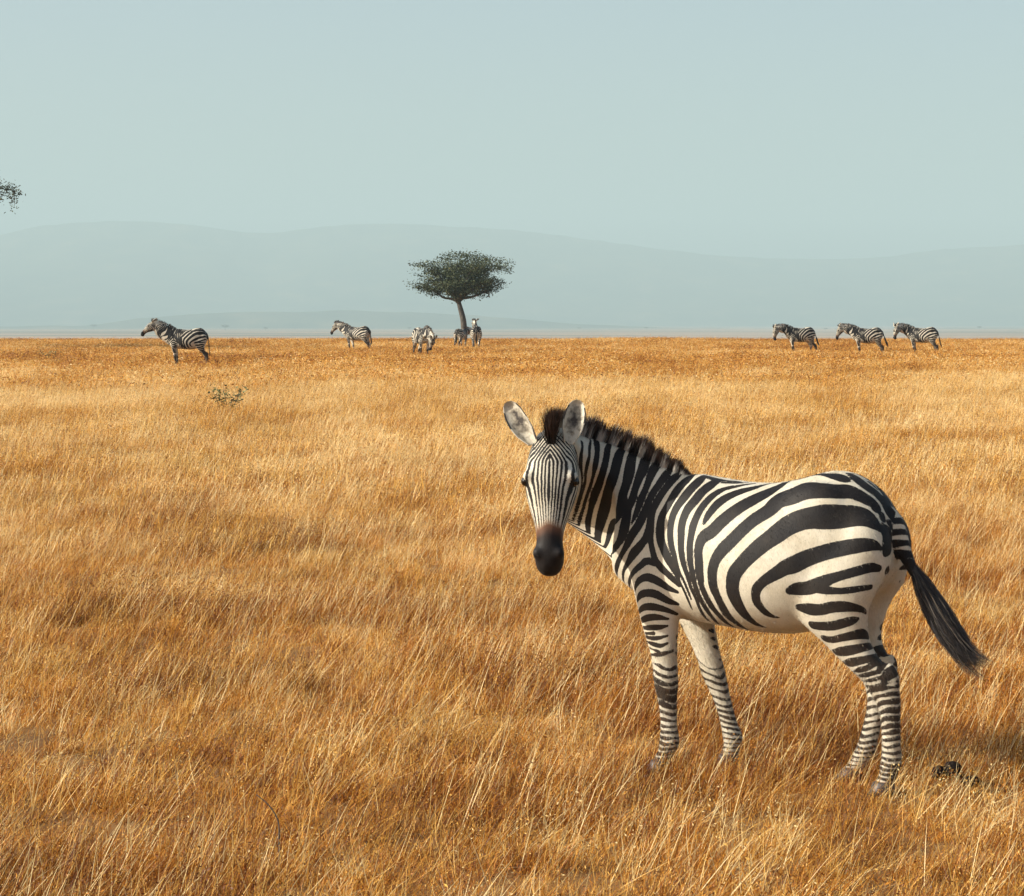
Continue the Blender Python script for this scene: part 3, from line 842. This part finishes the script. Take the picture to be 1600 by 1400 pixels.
def hill_material():
    m, nt, p, N = new_mat('bush_covered_hill')
    L = nt.links.new
    g = N('ShaderNodeNewGeometry')
    n = N('ShaderNodeTexNoise', i_Scale=.006, i_Detail=7.0, i_Roughness=.65)
    L(g.outputs['Position'], n.inputs['Vector'])
    L(ramp(nt, n.outputs['Fac'], [(.35, (.05, .06, .035)), (.55, (.10, .10, .055)), (.72, (.22, .17, .09))]), p.inputs['Base Color'])
    p.inputs['Roughness'].default_value = 1
    p.inputs['Specular IOR Level'].default_value = 0
    return m
MAT_HILL = hill_material()

def hills(name, dist, depth, crest, seed):
    """a ridge whose skyline follows crest: (bearing as tangent, rise as tangent)"""
    c = np.array(crest)
    tx = np.linspace(c[0, 0], c[-1, 0], 320)
    # smooth the skyline a little and roughen it with trees and gullies
    h = np.interp(tx, c[:, 0], c[:, 1])
    kern = np.hanning(13); h = np.convolve(np.pad(h, 6, 'edge'), kern / kern.sum(), 'valid')
    s = np.linspace(-1, 1, 70)
    T, S = np.meshgrid(tx, s, indexing='ij')
    H = np.repeat(h[:, None], 70, 1) * dist
    X = T * dist
    prof = np.where(S < 0, np.clip(1 + S, 0, 1) ** 1.25, np.cos(np.clip(S, 0, 1) * 1.57))
    g = vnoise(X, S * depth, dist * .05, seed) * .5 + vnoise(X, S * depth, dist * .02, seed + 1) * .3
    Y = dist + S * depth
    Z = CAM_H + H * prof * (1 + .22 * g * np.sin(np.clip(1 + S, 0, 1) * 3.14)) + (prof > .98) * vnoise(X, Y, 60, seed + 2) * dist * .0003
    Z = Z - (1 - prof) * 60 * (dist / 11000)
    V = np.stack([X, Y, Z], 2).reshape(-1, 3)
    a = (np.arange(len(tx) - 1)[:, None] * 70 + np.arange(69)).ravel()
    o = link(name, mesh(name, V, np.stack([a, a + 70, a + 71, a + 1], 1)), None, MAT_HILL)
    o['kind'] = 'structure'

def sky_pts(pts):
    return [((x - 800) / 3640, (525 - y) / 3640) for x, y in pts]
hills('hills', 11000, 2200, sky_pts([(-900, 420), (-400, 392), (-120, 384), (0, 368), (60, 351), (150, 345), (250, 346), (330, 355), (410, 366), (470, 357), (560, 349), (640, 350),
      (800, 358), (900, 370), (1000, 385), (1100, 397), (1180, 403), (1300, 404), (1390, 402), (1440, 391), (1530, 386), (1600, 381), (1800, 372), (2100, 388), (2600, 430)]), 11)
hills('foothills', 7000, 700, sky_pts([(-500, 515), (-100, 512), (150, 508), (240, 494), (330, 489), (440, 487), (560, 485), (680, 489), (800, 497), (900, 507), (1040, 512), (1300, 514), (1700, 512), (2200, 517)]), 23)

# ------------------------------------------------------------------ trees
def leaf_material(name, lo, mid, hi):
    m, nt, p, N = new_mat(name)
    L = nt.links.new
    a = N('ShaderNodeAttribute', attribute_name='tint')
    L(ramp(nt, a.outputs['Fac'], [(0, lo), (.55, mid), (1, hi)]), p.inputs['Base Color'])
    p.inputs['Roughness'].default_value = .6
    p.inputs['Specular IOR Level'].default_value = .25
    return m
MAT_LEAF = leaf_material('acacia_leaf', (.025, .035, .018), (.055, .070, .028), (.11, .12, .045))
m, nt, p, N = new_mat('acacia_bark')
tc = N('ShaderNodeTexCoord'); n = N('ShaderNodeTexNoise', i_Scale=6.0, i_Detail=6.0)
mp = N('ShaderNodeMapping'); mp.inputs['Scale'].default_value = (3, 3, .6)
nt.links.new(tc.outputs['Object'], mp.inputs[0]); nt.links.new(mp.outputs[0], n.inputs['Vector'])
nt.links.new(ramp(nt, n.outputs['Fac'], [(.3, (.035, .032, .028)), (.7, (.12, .105, .085))]), p.inputs['Base Color'])
p.inputs['Roughness'].default_value = .9
MAT_BARK = m

def stem(P, r, n=9):
    P = np.asarray(P, float)
    T = np.gradient(P, axis=0); T /= np.linalg.norm(T, axis=1, keepdims=True)
    ref = np.array([.3, 1.0, .1])
    A = np.cross(T, ref); A /= np.linalg.norm(A, axis=1, keepdims=True)
    B = np.cross(T, A)
    r = np.asarray(r, float)[:, None]
    return tube(P, A * r, B * r, None, 2, n)

def join(parts):
    VV, FF, o = [], [], 0
    for v, f in parts:
        VV.append(v); FF += [tuple(i + o for i in q) for q in f]; o += len(v)
    return np.vstack(VV), FF

def leaves(C, size, per, spread, r):
    """per small leaf faces round every point of C"""
    n = len(C) * per
    c = np.repeat(C, per, 0) + r.normal(0, 1, (n, 3)) * np.asarray(spread)
    a = r.normal(size=(n, 3)); a[:, 2] *= .5; a /= np.linalg.norm(a, axis=1, keepdims=True)
    b = np.cross(a, r.normal(size=(n, 3))); b /= np.linalg.norm(b, axis=1, keepdims=True)
    s = size * r.uniform(.6, 1.4, n)[:, None]
    V = np.stack([c - a * s, c + b * s * .42, c + a * s, c - b * s * .42], 1).reshape(-1, 3)
    return V, np.arange(n * 4).reshape(-1, 4), np.repeat(np.clip(.45 + r.normal(0, .22, n), 0, 1), 4)

def acacia(seed, height, radius, lean=-.45, dense=1.0, thick=1.0):
    """flat-topped thorn tree: trunk with a bend, spreading limbs, layered crown"""
    r = np.random.default_rng(seed)
    fork = height * .56
    trunk = catmull([(0, 0, -.4), (.10, .05, fork * .25), (.05, .0, fork * .5), (lean * .55, .05, fork * .8), (lean, .1, fork * 1.0), (lean * .9, .1, fork * 1.14)], 22)
    rad = np.interp(np.linspace(0, 1, 22), [0, .12, .6, 1], [.36, .27, .2, .11]) * thick * height / 7.2
    tr = stem(trunk, rad, 12)
    top = trunk[-4]
    limbs, ends = [], []
    nl = 9
    for k in range(nl):
        an = k / nl * 6.283 + r.uniform(-.3, .3)
        rr = radius * r.uniform(.62, .96)
        zt = height * r.uniform(.74, .90) if k % 2 else height * r.uniform(.64, .71)
        e = np.array([.1 + math.cos(an) * rr, math.sin(an) * rr, zt])
        st = trunk[-1 - int(r.integers(1, 6))]
        mid = st + (e - st) * .45 + np.array([0, 0, -(zt - st[2]) * .12 + r.uniform(-.15, .25)])
        path = catmull([st, st + (mid - st) * .5 + r.normal(0, .08, 3), mid, mid + (e - mid) * .5 + r.normal(0, .12, 3), e], 14)
        parts = [stem(path, np.linspace(.115, .025, 14) * thick * height / 7.2, 7)]
        ends += [path[i] for i in (8, 10, 11, 13)]
        for q in range(7):
            s0 = path[int(r.integers(4, 13))]
            d = np.array([r.normal(), r.normal(), r.uniform(.1, 1.0)]); d /= np.linalg.norm(d)
            ln = radius * r.uniform(.18, .40)
            tw = np.array([s0, s0 + d * ln * .5 + r.normal(0, .05, 3), s0 + d * ln])
            tw[2, 2] = min(tw[2, 2], height * .97)
            parts.append(stem(catmull(tw, 6), np.linspace(.035, .010, 6) * height / 7.2, 5))
            ends += [tw[1], tw[2]]
        limbs.append(join(parts))
    ends = np.array(ends)
    # crown: clumps at the twig ends and in flat pads between them
    pads = []
    for k in range(int(140 * dense)):
        an, q = r.uniform(0, 6.283), math.sqrt(r.random())
        edge = 1 + .16 * math.sin(3 * an + seed) + .10 * math.sin(7 * an + 2 * seed)
        x, y = math.cos(an) * q * radius * edge, math.sin(an) * q * radius * edge
        zt = height * (.985 - .12 * q ** 2.6) + r.uniform(-.22, .06)
        zb = height * (.625 - .035 * math.sin(2 * an + seed))
        z = zt - (zt - zb) * r.random() ** 1.35
        pads.append((.1 + x, y, z))
    pads = np.array(pads)
    cl = []
    for c in np.vstack([pads, ends, ends]):
        w = radius * r.uniform(.06, .125)
        k = int(r.integers(4, 8))
        cl.append(c + r.normal(0, 1, (k, 3)) * [w, w, w * .26])
    cl = np.vstack(cl)
    hang = cl[r.random(len(cl)) < .10] - [0, 0, .3]
    V, F, t = leaves(np.vstack([cl, hang]), .075 * height / 7.2, 10, np.array([.19, .19, .10]) * height / 7.2, r)
    return tr, limbs, (V, F, t)

def plant_tree(data, loc, label, rot=0.0, scale=1.0, group=None, name='acacia_tree'):
    tr, limbs, (V, F, t) = data
    root = link(name, None)
    root.location = loc; root.rotation_euler = (0, 0, rot); root.scale = (scale,) * 3
    root['label'] = label; root['category'] = 'tree'
    if group:
        root['group'] = group
    link('trunk', mesh('trunk', *tr), root, MAT_BARK)
    for l in limbs:
        link('limb', mesh('limb', *l), root, MAT_BARK)
    link('crown', mesh('crown', V, F, False, tint=t), root, MAT_LEAF)
    return root

def gz(x, y):
    return float(ground_z(np.array([x]), np.array([y]))[0])

def at(px, dist):
    return (px - 800) / 3640 * dist
TD = 172
plant_tree(acacia(5, 7.3, 3.15), (at(723, TD), TD, 8.35 - 7.3 - .05), 'lone flat-topped acacia tree with a bent trunk behind the grazing zebras')
side = acacia(8, 9.6, 4.6, dense=1.2)
r8 = np.random.default_rng(81)
reach = catmull([(-.4, .1, 5.6), (2.0, .2, 7.3), (4.4, .1, 8.25), (6.2, 0, 8.35), (7.55, 0, 8.15)], 20)      # one long limb
parts8, tips8 = [stem(reach, np.linspace(.13, .018, 20), 7)], [reach[k] for k in range(13, 20)]
for k in range(34):
    s0 = reach[int(r8.integers(12, 20))]
    e0 = s0 + np.array([r8.uniform(-.25, .5), r8.normal(0, .4), r8.normal(-.12, .5)])
    parts8.append(stem(catmull([s0, (s0 + e0) / 2 + r8.normal(0, .05, 3), e0], 6), np.linspace(.020, .007, 6), 5))
    tips8 += [(s0 + e0) / 2, e0]
side[1].append(join(parts8))
v8, f8, t8 = leaves(np.array(tips8), .075, 16, [.16, .16, .11], r8)
side = (side[0], side[1], (np.vstack([side[2][0], v8]), np.vstack([side[2][1], f8 + len(side[2][0])]), np.concatenate([side[2][2], t8])))
plant_tree(side, (at(-211, 118), 118, gz(at(-211, 118), 118)), 'acacia tree reaching into view with only one leafy branch tip')

# small trees far out on the plain
far_data = acacia(21, 7.0, 4.6, dense=.45)
first = None
for k, (px, D, s) in enumerate([(352, 4900, 2.0), (415, 5000, 1.15), (146, 5600, 1.9), (640, 5200, 1.1), (1010, 5300, 1.2), (1290, 5100, 1.0), (1530, 5400, 1.3), (905, 5500, 1.1)]):
    x = at(px, D)
    if first is None:
        first = plant_tree(far_data, (x, D, gz(x, D)), 'tiny acacia tree faded by haze on the far plain', .4, s, 'far trees on the hazy plain')
    else:
        c = first.copy(); COL.objects.link(c)
        c.location = (x, D, gz(x, D)); c.scale = (s,) * 3; c.rotation_euler = (0, 0, k * 1.3)
        for ch in first.children:
            q = ch.copy(); COL.objects.link(q); q.parent = c

# ------------------------------------------------------------------ weeds, twig, clod
MAT_WEED = leaf_material('weed_leaf', (.08, .09, .03), (.18, .19, .07), (.32, .30, .12))
def weed(px, D, h, w, ns, label, seed, off=0.0):
    r = np.random.default_rng(seed)
    x = at(px, D)
    root = link('weed', None); root.location = (x, D, gz(x, D))
    root['label'] = label; root['category'] = 'plant'
    tips = []
    for k in range(ns):
        dx = (k / max(ns - 1, 1) - .5) * w
        e = np.array([dx + r.normal(0, .03), r.normal(0, .1), h * r.uniform(.7, 1.05)])
        path = catmull([(dx * .3, 0, -.03), (dx * .5, .0, h * .4), e], 9)
        link('stem', mesh('stem', *stem(path, np.linspace(.009, .004, 9), 5)), root, MAT_BARK)
        tips += [path[i] for i in range(4, 9)]
    V, F, t = leaves(np.array(tips), .032, 9, [.07, .06, .05], r)
    link('foliage', mesh('foliage', V, F, False, tint=t), root, MAT_WEED)
weed(354, 44.0, .50, .62, 5, 'leafy green weed sprouting from the dry grass before the zebras', 3)
weed(76, 84.0, .55, .62, 3, 'small dark weed with a raised tip in the grass', 4)

def twig(px, py, pts, label, seed):
    D = CAM_H * 3640 / (py - 525)
    x = at(px, D)
    P = catmull(np.array(pts), 16)
    o = link('twig', mesh('twig', *stem(P, np.linspace(.0042, .0018, 16), 5)), None, MAT_BARK)
    o.location = (x, D, gz(x, D)); o['label'] = label; o['category'] = 'twig'
twig(436, 1352, [(0, 0, -.02), (.0, .0, .08), (-.005, .0, .16), (-.04, .0, .215), (-.085, .01, .25)], 'dark bent dry twig standing in the foreground grass', 1)

r_ = np.random.default_rng(3)
cl = []
for k in range(5):
    c = (r_.normal(0, .035), r_.normal(0, .03), .02 + .022 * (k % 3))
    v, f = ball(c, (r_.uniform(.035, .05), r_.uniform(.03, .045), r_.uniform(.022, .034)), r_.uniform(-.4, .4), 12)
    d = v - np.array(c)
    v = np.array(c) + d * (1 + .16 * wob(v * 1.0, 70, k))[:, None]
    cl.append((v, f))
m, nt, p, N = new_mat('dried_dung')
tc = N('ShaderNodeTexCoord'); n = N('ShaderNodeTexNoise', i_Scale=70.0, i_Detail=5.0)
nt.links.new(tc.outputs['Object'], n.inputs['Vector'])
nt.links.new(ramp(nt, n.outputs['Fac'], [(.35, (.006, .005, .005)), (.7, (.028, .020, .015))]), p.inputs['Base Color'])
p.inputs['Specular IOR Level'].default_value = .1
p.inputs['Roughness'].default_value = .95
bp = N('ShaderNodeBump', i_Strength=.8, i_Distance=.008); nt.links.new(n.outputs['Fac'], bp.inputs['Height']); nt.links.new(bp.outputs[0], p.inputs['Normal'])
o = link('dung_pile', mesh('dung_pile', *join(cl)), None, m)
o.location = (at(1490, 10.15), 10.15, gz(at(1490, 10.15), 10.15) - .005); o.scale = (.9, .9, 1.15)
o['label'] = 'small dark dung pile half hidden in grass behind the hind hooves'; o['category'] = 'dung'

# ------------------------------------------------------------------ the zebras
make_zebra((*ZORG, -.006), ZYAW, ZPOSE, 'large striped zebra in the foreground turning its head to look back over its shoulder',
           voxel=.0075, hairs=(7500, .0026), tails=(3000, .0024))

def far_zebra(px, D, yaw, kw, label, group=None, **k):
    x = at(px, D)
    make_zebra((x, D, gz(x, D)), yaw, kw, label, group, voxel=.0135, hairs=(420, .013), tails=(200, .015), **k)
still = ((0, 0), (.05, 0), (0, 0), (-.10, 0))
far_zebra(298, 77, 2, dict(neck_yaw=0, head_yaw=0, neck_down=-6, head_down=6, legs=still), 'lone side-on zebra with raised head standing farthest from the acacia tree', drop=.85)
far_zebra(562, 113, -24, dict(neck_yaw=4, head_yaw=0, neck_down=-2, head_down=18, legs=((0, 0), (.16, 0), (0, 0), (-.12, 0))), 'zebra standing between the lone zebra and the grazing one, rump to the viewer', drop=.75)
far_zebra(657, 99, 112, dict(neck_yaw=12, head_yaw=0, neck_down=66, head_down=8, legs=((0, 0), (.12, 0), (0, 0), (-.1, 0))), 'zebra grazing with its head down in the grass beside the acacia', drop=.85)
far_zebra(719, 122, -112, dict(neck_yaw=-16, head_yaw=-8, neck_down=26, head_down=10, legs=still), 'smaller zebra below the acacia trunk with its head lowered', drop=.9, scale=.86)
far_zebra(744, 116, -88, dict(neck_yaw=6, head_yaw=4, neck_down=-16, head_down=12, legs=still), 'zebra seen from behind with pricked ears, right of the acacia trunk', drop=.9)
g3 = 'three zebras standing in a line'
far_zebra(1255, 108, 8, dict(neck_yaw=0, head_yaw=8, neck_down=12, head_down=30, legs=((-.08, 0), (.12, 0), (.05, 0), (-.25, 0))), 'leading zebra of the line of three, hind legs apart', g3, drop=.45)
far_zebra(1360, 103, -6, dict(neck_yaw=0, head_yaw=0, neck_down=8, head_down=20, legs=still), 'middle zebra of the line of three', g3, drop=.35)
far_zebra(1446, 104, -16, dict(neck_yaw=10, head_yaw=34, neck_down=6, head_down=28, legs=((0, 0), (.04, 0), (0, 0), (-.22, 0))), 'last zebra of the line of three, rump turned to the viewer', g3, drop=.6)

# ------------------------------------------------------------------ grass (nobody could count it: one object)
def grass_material():
    m, nt, p, N = new_mat('dry_grass')
    L = nt.links.new
    g = N('ShaderNodeNewGeometry')
    tn = N('ShaderNodeAttribute', attribute_name='tint')
    al = N('ShaderNodeAttribute', attribute_name='along')
    mp = N('ShaderNodeMapping'); mp.inputs['Scale'].default_value = (1, .6, 1)
    L(g.outputs['Position'], mp.inputs[0])
    n1 = N('ShaderNodeTexNoise', i_Scale=.55, i_Detail=4.0, i_Roughness=.6)
    n2 = N('ShaderNodeTexNoise', i_Scale=.09, i_Detail=3.0)
    n3 = N('ShaderNodeTexNoise', i_Scale=2.6, i_Detail=2.0)
    for n in (n1, n2, n3):
        L(mp.outputs[0], n.inputs['Vector'])
    patch = math_(nt, 'ADD', math_(nt, 'MULTIPLY', n1.outputs['Fac'], .55), math_(nt, 'ADD', math_(nt, 'MULTIPLY', n2.outputs['Fac'], .45), math_(nt, 'MULTIPLY_ADD', n3.outputs['Fac'], .3, -.15)))
    k = math_(nt, 'ADD', math_(nt, 'MULTIPLY_ADD', patch, 2.3, -1.19), tn.outputs['Fac'])
    c = ramp(nt, k, [(.0, (.13, .034, .005)), (.22, (.36, .122, .013)), (.42, (.59, .248, .031)), (.62, (.73, .365, .060)), (.82, (.85, .53, .140)), (1.0, (.94, .76, .40))])
    n4 = N('ShaderNodeTexNoise', i_Scale=.8, i_Detail=5.0, i_Roughness=.65)
    mp2 = N('ShaderNodeMapping'); mp2.inputs['Location'].default_value = (37, 11, 0); L(g.outputs['Position'], mp2.inputs[0]); L(mp2.outputs[0], n4.inputs['Vector'])
    gm = nt.nodes.new('ShaderNodeMapRange'); gm.inputs['From Min'].default_value = .48; gm.inputs['From Max'].default_value = .68; gm.inputs['To Max'].default_value = .3
    L(n4.outputs['Fac'], gm.inputs['Value'])
    gc = ramp(nt, k, [(0, (.10, .055, .010)), (.4, (.40, .26, .045)), (.7, (.66, .45, .11)), (1, (.90, .74, .36))])
    c = mixc(nt, gm.outputs[0], c, gc)
    L(c, p.inputs['Base Color'])
    p.inputs['Roughness'].default_value = .5
    p.inputs['Specular IOR Level'].default_value = .3
    tr = N('ShaderNodeBsdfTranslucent')
    L(c, tr.inputs[0])
    mx = N('ShaderNodeMixShader'); mx.inputs[0].default_value = .36
    L(p.outputs[0], mx.inputs[1]); L(tr.outputs[0], mx.inputs[2])
    L(mx.outputs[0], nt.nodes['Material Output'].inputs['Surface'])
    return m
MAT_GRASS = grass_material()

def blades(n, rad, h, w, lean, r, tint, seg=3, curl=.5, wild=.38):
    a, q = r.uniform(0, 6.283, n), np.sqrt(r.random(n)) * rad
    root = np.stack([np.cos(a) * q, np.sin(a) * q, np.full(n, -.02)], 1)
    hh = r.uniform(*h, n)
    ld = np.stack([lean + r.normal(0, wild, n), r.normal(0, wild * .9, n), np.ones(n)], 1)
    ld /= np.linalg.norm(ld, axis=1, keepdims=True)
    bend = np.stack([r.normal(.22, .30, n), r.normal(0, .30, n), -abs(r.normal(.1, .25, n))], 1) * curl
    t = np.linspace(0, 1, seg + 1)
    P = root[:, None] + (hh[:, None] * t)[..., None] * ld[:, None] + ((hh[:, None] * t ** 2)[..., None]) * bend[:, None]
    yaw = r.uniform(-1.2, 1.2, n)
    side = np.stack([np.cos(yaw), np.sin(yaw), np.zeros(n)], 1)[:, None]
    ww = (r.uniform(*w, n)[:, None] * (1 - .85 * t ** 1.5))[..., None] / 2
    V = np.stack([P - side * ww, P + side * ww], 2).reshape(-1, 3)
    base = (np.arange(n) * (seg + 1) * 2)[:, None]
    F = np.vstack([np.concatenate([base + k * 2, base + k * 2 + 1, base + k * 2 + 3, base + k * 2 + 2], 1) for k in range(seg)])
    ti = np.repeat(np.clip(r.normal(*tint, n), -.1, 1.25), (seg + 1) * 2)
    return V, F, ti

def specks(n, rad, h, size, r, tint):
    """seed heads and broken bits of straw held in the sward"""
    a, q = r.uniform(0, 6.283, n), np.sqrt(r.random(n)) * rad
    c = np.stack([np.cos(a) * q + .25 * r.uniform(*h, n), np.sin(a) * q, r.uniform(*h, n)], 1)
    d = r.normal(size=(n, 3)); d[:, 0] += .5; d /= np.linalg.norm(d, axis=1, keepdims=True)
    b = np.cross(d, r.normal(size=(n, 3))); b /= np.linalg.norm(b, axis=1, keepdims=True)
    s = (size * r.uniform(.6, 1.6, n))[:, None]
    V = np.stack([c - d * s, c + b * s * .38, c + d * s, c - b * s * .38], 1).reshape(-1, 3)
    return V, np.arange(n * 4).reshape(-1, 4), np.repeat(np.clip(r.normal(*tint, n), -.1, 1.25), 4)

def merge(parts):
    o, V, F, T = 0, [], [], []
    for v, f, t in parts:
        V.append(v); F.append(f + o); T.append(t); o += len(v)
    return np.vstack(V), np.vstack(F), np.concatenate(T)

tufts = bpy.data.collections.new('tufts')
kinds = []
def add_tuft(parts):
    V, F, T = merge(parts)
    me = mesh('tuft%02d' % len(kinds), V, F, False, tint=T)
    me.materials.append(MAT_GRASS)
    ob = bpy.data.objects.new('tuft%02d' % len(kinds), me)
    tufts.objects.link(ob)
    kinds.append(ob)
gr = np.random.default_rng(99)
for k in range(6):      # near: fine low sward, mixed with bent straw
    add_tuft([blades(64, .15, (.03, .10), (.0030, .0062), .15, gr, (.42, .26), 2, .8, .75),
              blades(22, .14, (.06, .14), (.0026, .0046), .26, gr, (.60, .26), 3, .6, .6),
              specks(34, .15, (.03, .15), .0046, gr, (.52, .34)),
              blades(3, .14, (.13, .25), (.0026, .0042), .30, gr, (.98, .14), 4, .3, .42)])
for k in range(3):      # near: tall pale stalks
    add_tuft([blades(8, .10, (.14, .32), (.0028, .0046), .32, gr, (1.02, .14), 4, .25, .32),
              specks(14, .10, (.12, .26), .0060, gr, (.95, .2)),
              blades(26, .13, (.04, .13), (.003, .006), .25, gr, (.6, .3), 2, .8, .7)])
for k in range(3):      # near: rusty tussock
    add_tuft([blades(62, .12, (.06, .20), (.0026, .0050), .34, gr, (.20, .20), 3, .7, .55),
              specks(44, .13, (.06, .19), .0050, gr, (.22, .26)),
              blades(5, .12, (.16, .28), (.0024, .0040), .36, gr, (.95, .2), 4, .3, .3)])
for k in range(2):      # near: straw lying flat
    add_tuft([blades(12, .12, (.10, .28), (.0028, .0050), 1.9, gr, (1.05, .12), 4, .8, .8),
              blades(40, .14, (.03, .09), (.003, .006), .3, gr, (.52, .3), 2, .8, .8)])
for k in range(4):      # mid
    add_tuft([blades(70, .26, (.06, .20), (.004, .008), .28, gr, (.42, .28), 2, .7, .6),
              specks(46, .26, (.06, .22), .0085, gr, (.46, .36)),
              blades(5, .26, (.20, .34), (.005, .008), .38, gr, (1.0, .15), 2, .3, .3)])
for k in range(4):      # far
    add_tuft([blades(60, .55, (.10, .30), (.010, .020), .28, gr, (.46, .19), 2, .6, .5),
              specks(40, .55, (.10, .30), .024, gr, (.5, .26)),
              blades(5, .55, (.28, .42), (.007, .012), .36, gr, (.78, .15), 2, .3, .3)])

def scatter(y0, y1, dens, ids, wts, smin, smax, margin, fin=None, fout=None):
    """fin, fout: distances over which this kind of sward thins in and out"""
    A = (y1 - y0) * ((y0 + y1) * .235 + 2 * margin)
    n = int(A * dens * 1.35)
    y = gr.uniform(y0, y1, n * 2)
    half = .235 * y + margin
    keep = gr.random(n * 2) < half / half.max()
    y = y[keep][:n]
    x = gr.uniform(-1, 1, len(y)) * (.235 * y + margin)
    s_ = max(1.0, y0 / 14)
    f = .5 * vnoise(x, y, .9 * s_, 31) + .5 * vnoise(x, y, 2.6 * s_, 32)
    fade = (sstep(*fin, y) if fin else 1) * (1 - sstep(*fout, y) if fout else 1)
    keep = gr.random(len(y)) < np.clip(.80 + .38 * f, .3, 1) * fade
    x, y, f = x[keep], y[keep], f[keep]
    sc = gr.uniform(smin, smax, len(x)) * (1 + .24 * f)
    near_z = np.exp(-((x - 1.2) ** 2 + (y - 9.9) ** 2) / 1.3)      # trodden shorter where the zebra stands
    sc *= 1 - .16 * near_z
    g2 = vnoise(x, y, 1.6 * s_, 41) + .35 * vnoise(x, y, .5 * s_, 42)
    w = np.array(wts, float)
    idx = np.empty(len(x), int)
    u = gr.random(len(x))
    c0 = np.cumsum(w / w.sum())
    idx = np.array(ids)[np.searchsorted(c0, u).clip(0, len(ids) - 1)]
    return x, y, sc, idx, g2

sets = []
near_ids = list(range(14))
x, y, sc, idx, g2 = scatter(6.2, 42, 86, near_ids, [3] * 6 + [.7] * 3 + [1.5] * 3 + [.9] * 2, .65, 1.08, 1.8, None, (22, 42))
rust = (g2 > .28) & (gr.random(len(x)) < .8)
idx = np.where(rust, gr.integers(9, 12, len(x)), idx)
sc = np.where(rust, sc * 1.12, sc)
sets.append((x, y, sc, idx))
x, y, sc, idx, g2 = scatter(17, 82, 32, range(14, 18), [1] * 4, .75, 1.2, 3, (17, 38), (58, 82))
sets.append((x, y, sc, idx))
x, y, sc, idx, g2 = scatter(52, 190, 8, range(18, 22), [1] * 4, .75, 1.2, 6, (52, 78))
sets.append((x, y, sc, idx))
X, Y, SC, IDX = (np.concatenate([s[i] for s in sets]) for i in range(4))
Z = ground_z(X, Y)
me = bpy.data.meshes.new('grass')
me.vertices.add(len(X)); me.vertices.foreach_set('co', np.stack([X, Y, Z], 1).astype(np.float32).ravel())
t = me.attributes.new('scl', 'FLOAT', 'POINT'); t.data.foreach_set('value', SC.astype(np.float32))
t = me.attributes.new('idx', 'INT', 'POINT'); t.data.foreach_set('value', IDX.astype(np.int32))
rot = np.stack([gr.normal(0, .08, len(X)), gr.normal(0, .10, len(X)), gr.normal(0, .55, len(X))], 1)
t = me.attributes.new('rot', 'FLOAT_VECTOR', 'POINT'); t.data.foreach_set('vector', rot.astype(np.float32).ravel())
me.update()
grass = link('grass', me)
grass['kind'] = 'stuff'; grass['label'] = 'dry golden savanna grass covering the plain'; grass['category'] = 'grass'
ng = bpy.data.node_groups.new('scatter_tufts', 'GeometryNodeTree')
ng.interface.new_socket('Geometry', in_out='INPUT', socket_type='NodeSocketGeometry')
ng.interface.new_socket('Geometry', in_out='OUTPUT', socket_type='NodeSocketGeometry')
gi, go = ng.nodes.new('NodeGroupInput'), ng.nodes.new('NodeGroupOutput')
ip = ng.nodes.new('GeometryNodeInstanceOnPoints')
ci = ng.nodes.new('GeometryNodeCollectionInfo')
ci.inputs['Collection'].default_value = tufts
ci.inputs['Separate Children'].default_value = True
ci.inputs['Reset Children'].default_value = True
ip.inputs['Pick Instance'].default_value = True
def named(nm, ty):
    q = ng.nodes.new('GeometryNodeInputNamedAttribute'); q.data_type = ty; q.inputs['Name'].default_value = nm
    return q.outputs['Attribute']
lk = ng.links.new
lk(gi.outputs[0], ip.inputs['Points']); lk(ci.outputs[0], ip.inputs['Instance'])
lk(named('idx', 'INT'), ip.inputs['Instance Index'])
e2r = ng.nodes.new('FunctionNodeEulerToRotation')
lk(named('rot', 'FLOAT_VECTOR'), e2r.inputs[0]); lk(e2r.outputs[0], ip.inputs['Rotation'])
lk(named('scl', 'FLOAT'), ip.inputs['Scale'])
lk(ip.outputs[0], go.inputs[0])
md = grass.modifiers.new('scatter', 'NODES'); md.node_group = ng

# ------------------------------------------------------------------ hazy air
def haze_box():
    bx = [(-9000, 9000), (-500, 15000), (-40, 760)]
    V = [(x, y, z) for x in bx[0] for y in bx[1] for z in bx[2]]
    F = [(0, 1, 3, 2), (4, 6, 7, 5), (0, 4, 5, 1), (2, 3, 7, 6), (0, 2, 6, 4), (1, 5, 7, 3)]
    m = bpy.data.materials.new('hazy_air'); m.use_nodes = True
    nt = m.node_tree; nt.nodes.clear()
    o = nt.nodes.new('ShaderNodeOutputMaterial'); v = nt.nodes.new('ShaderNodeVolumePrincipled')
    v.inputs['Color'].default_value = (.60, .80, .85, 1)
    v.inputs['Density'].default_value = 2.3e-4
    v.inputs['Anisotropy'].default_value = .0
    nt.links.new(v.outputs[0], o.inputs['Volume'])
    h = link('haze', mesh('haze', V, F, False), None, m)
    h['kind'] = 'stuff'; h['label'] = 'pale dusty haze over the whole plain'; h['category'] = 'haze'
haze_box()
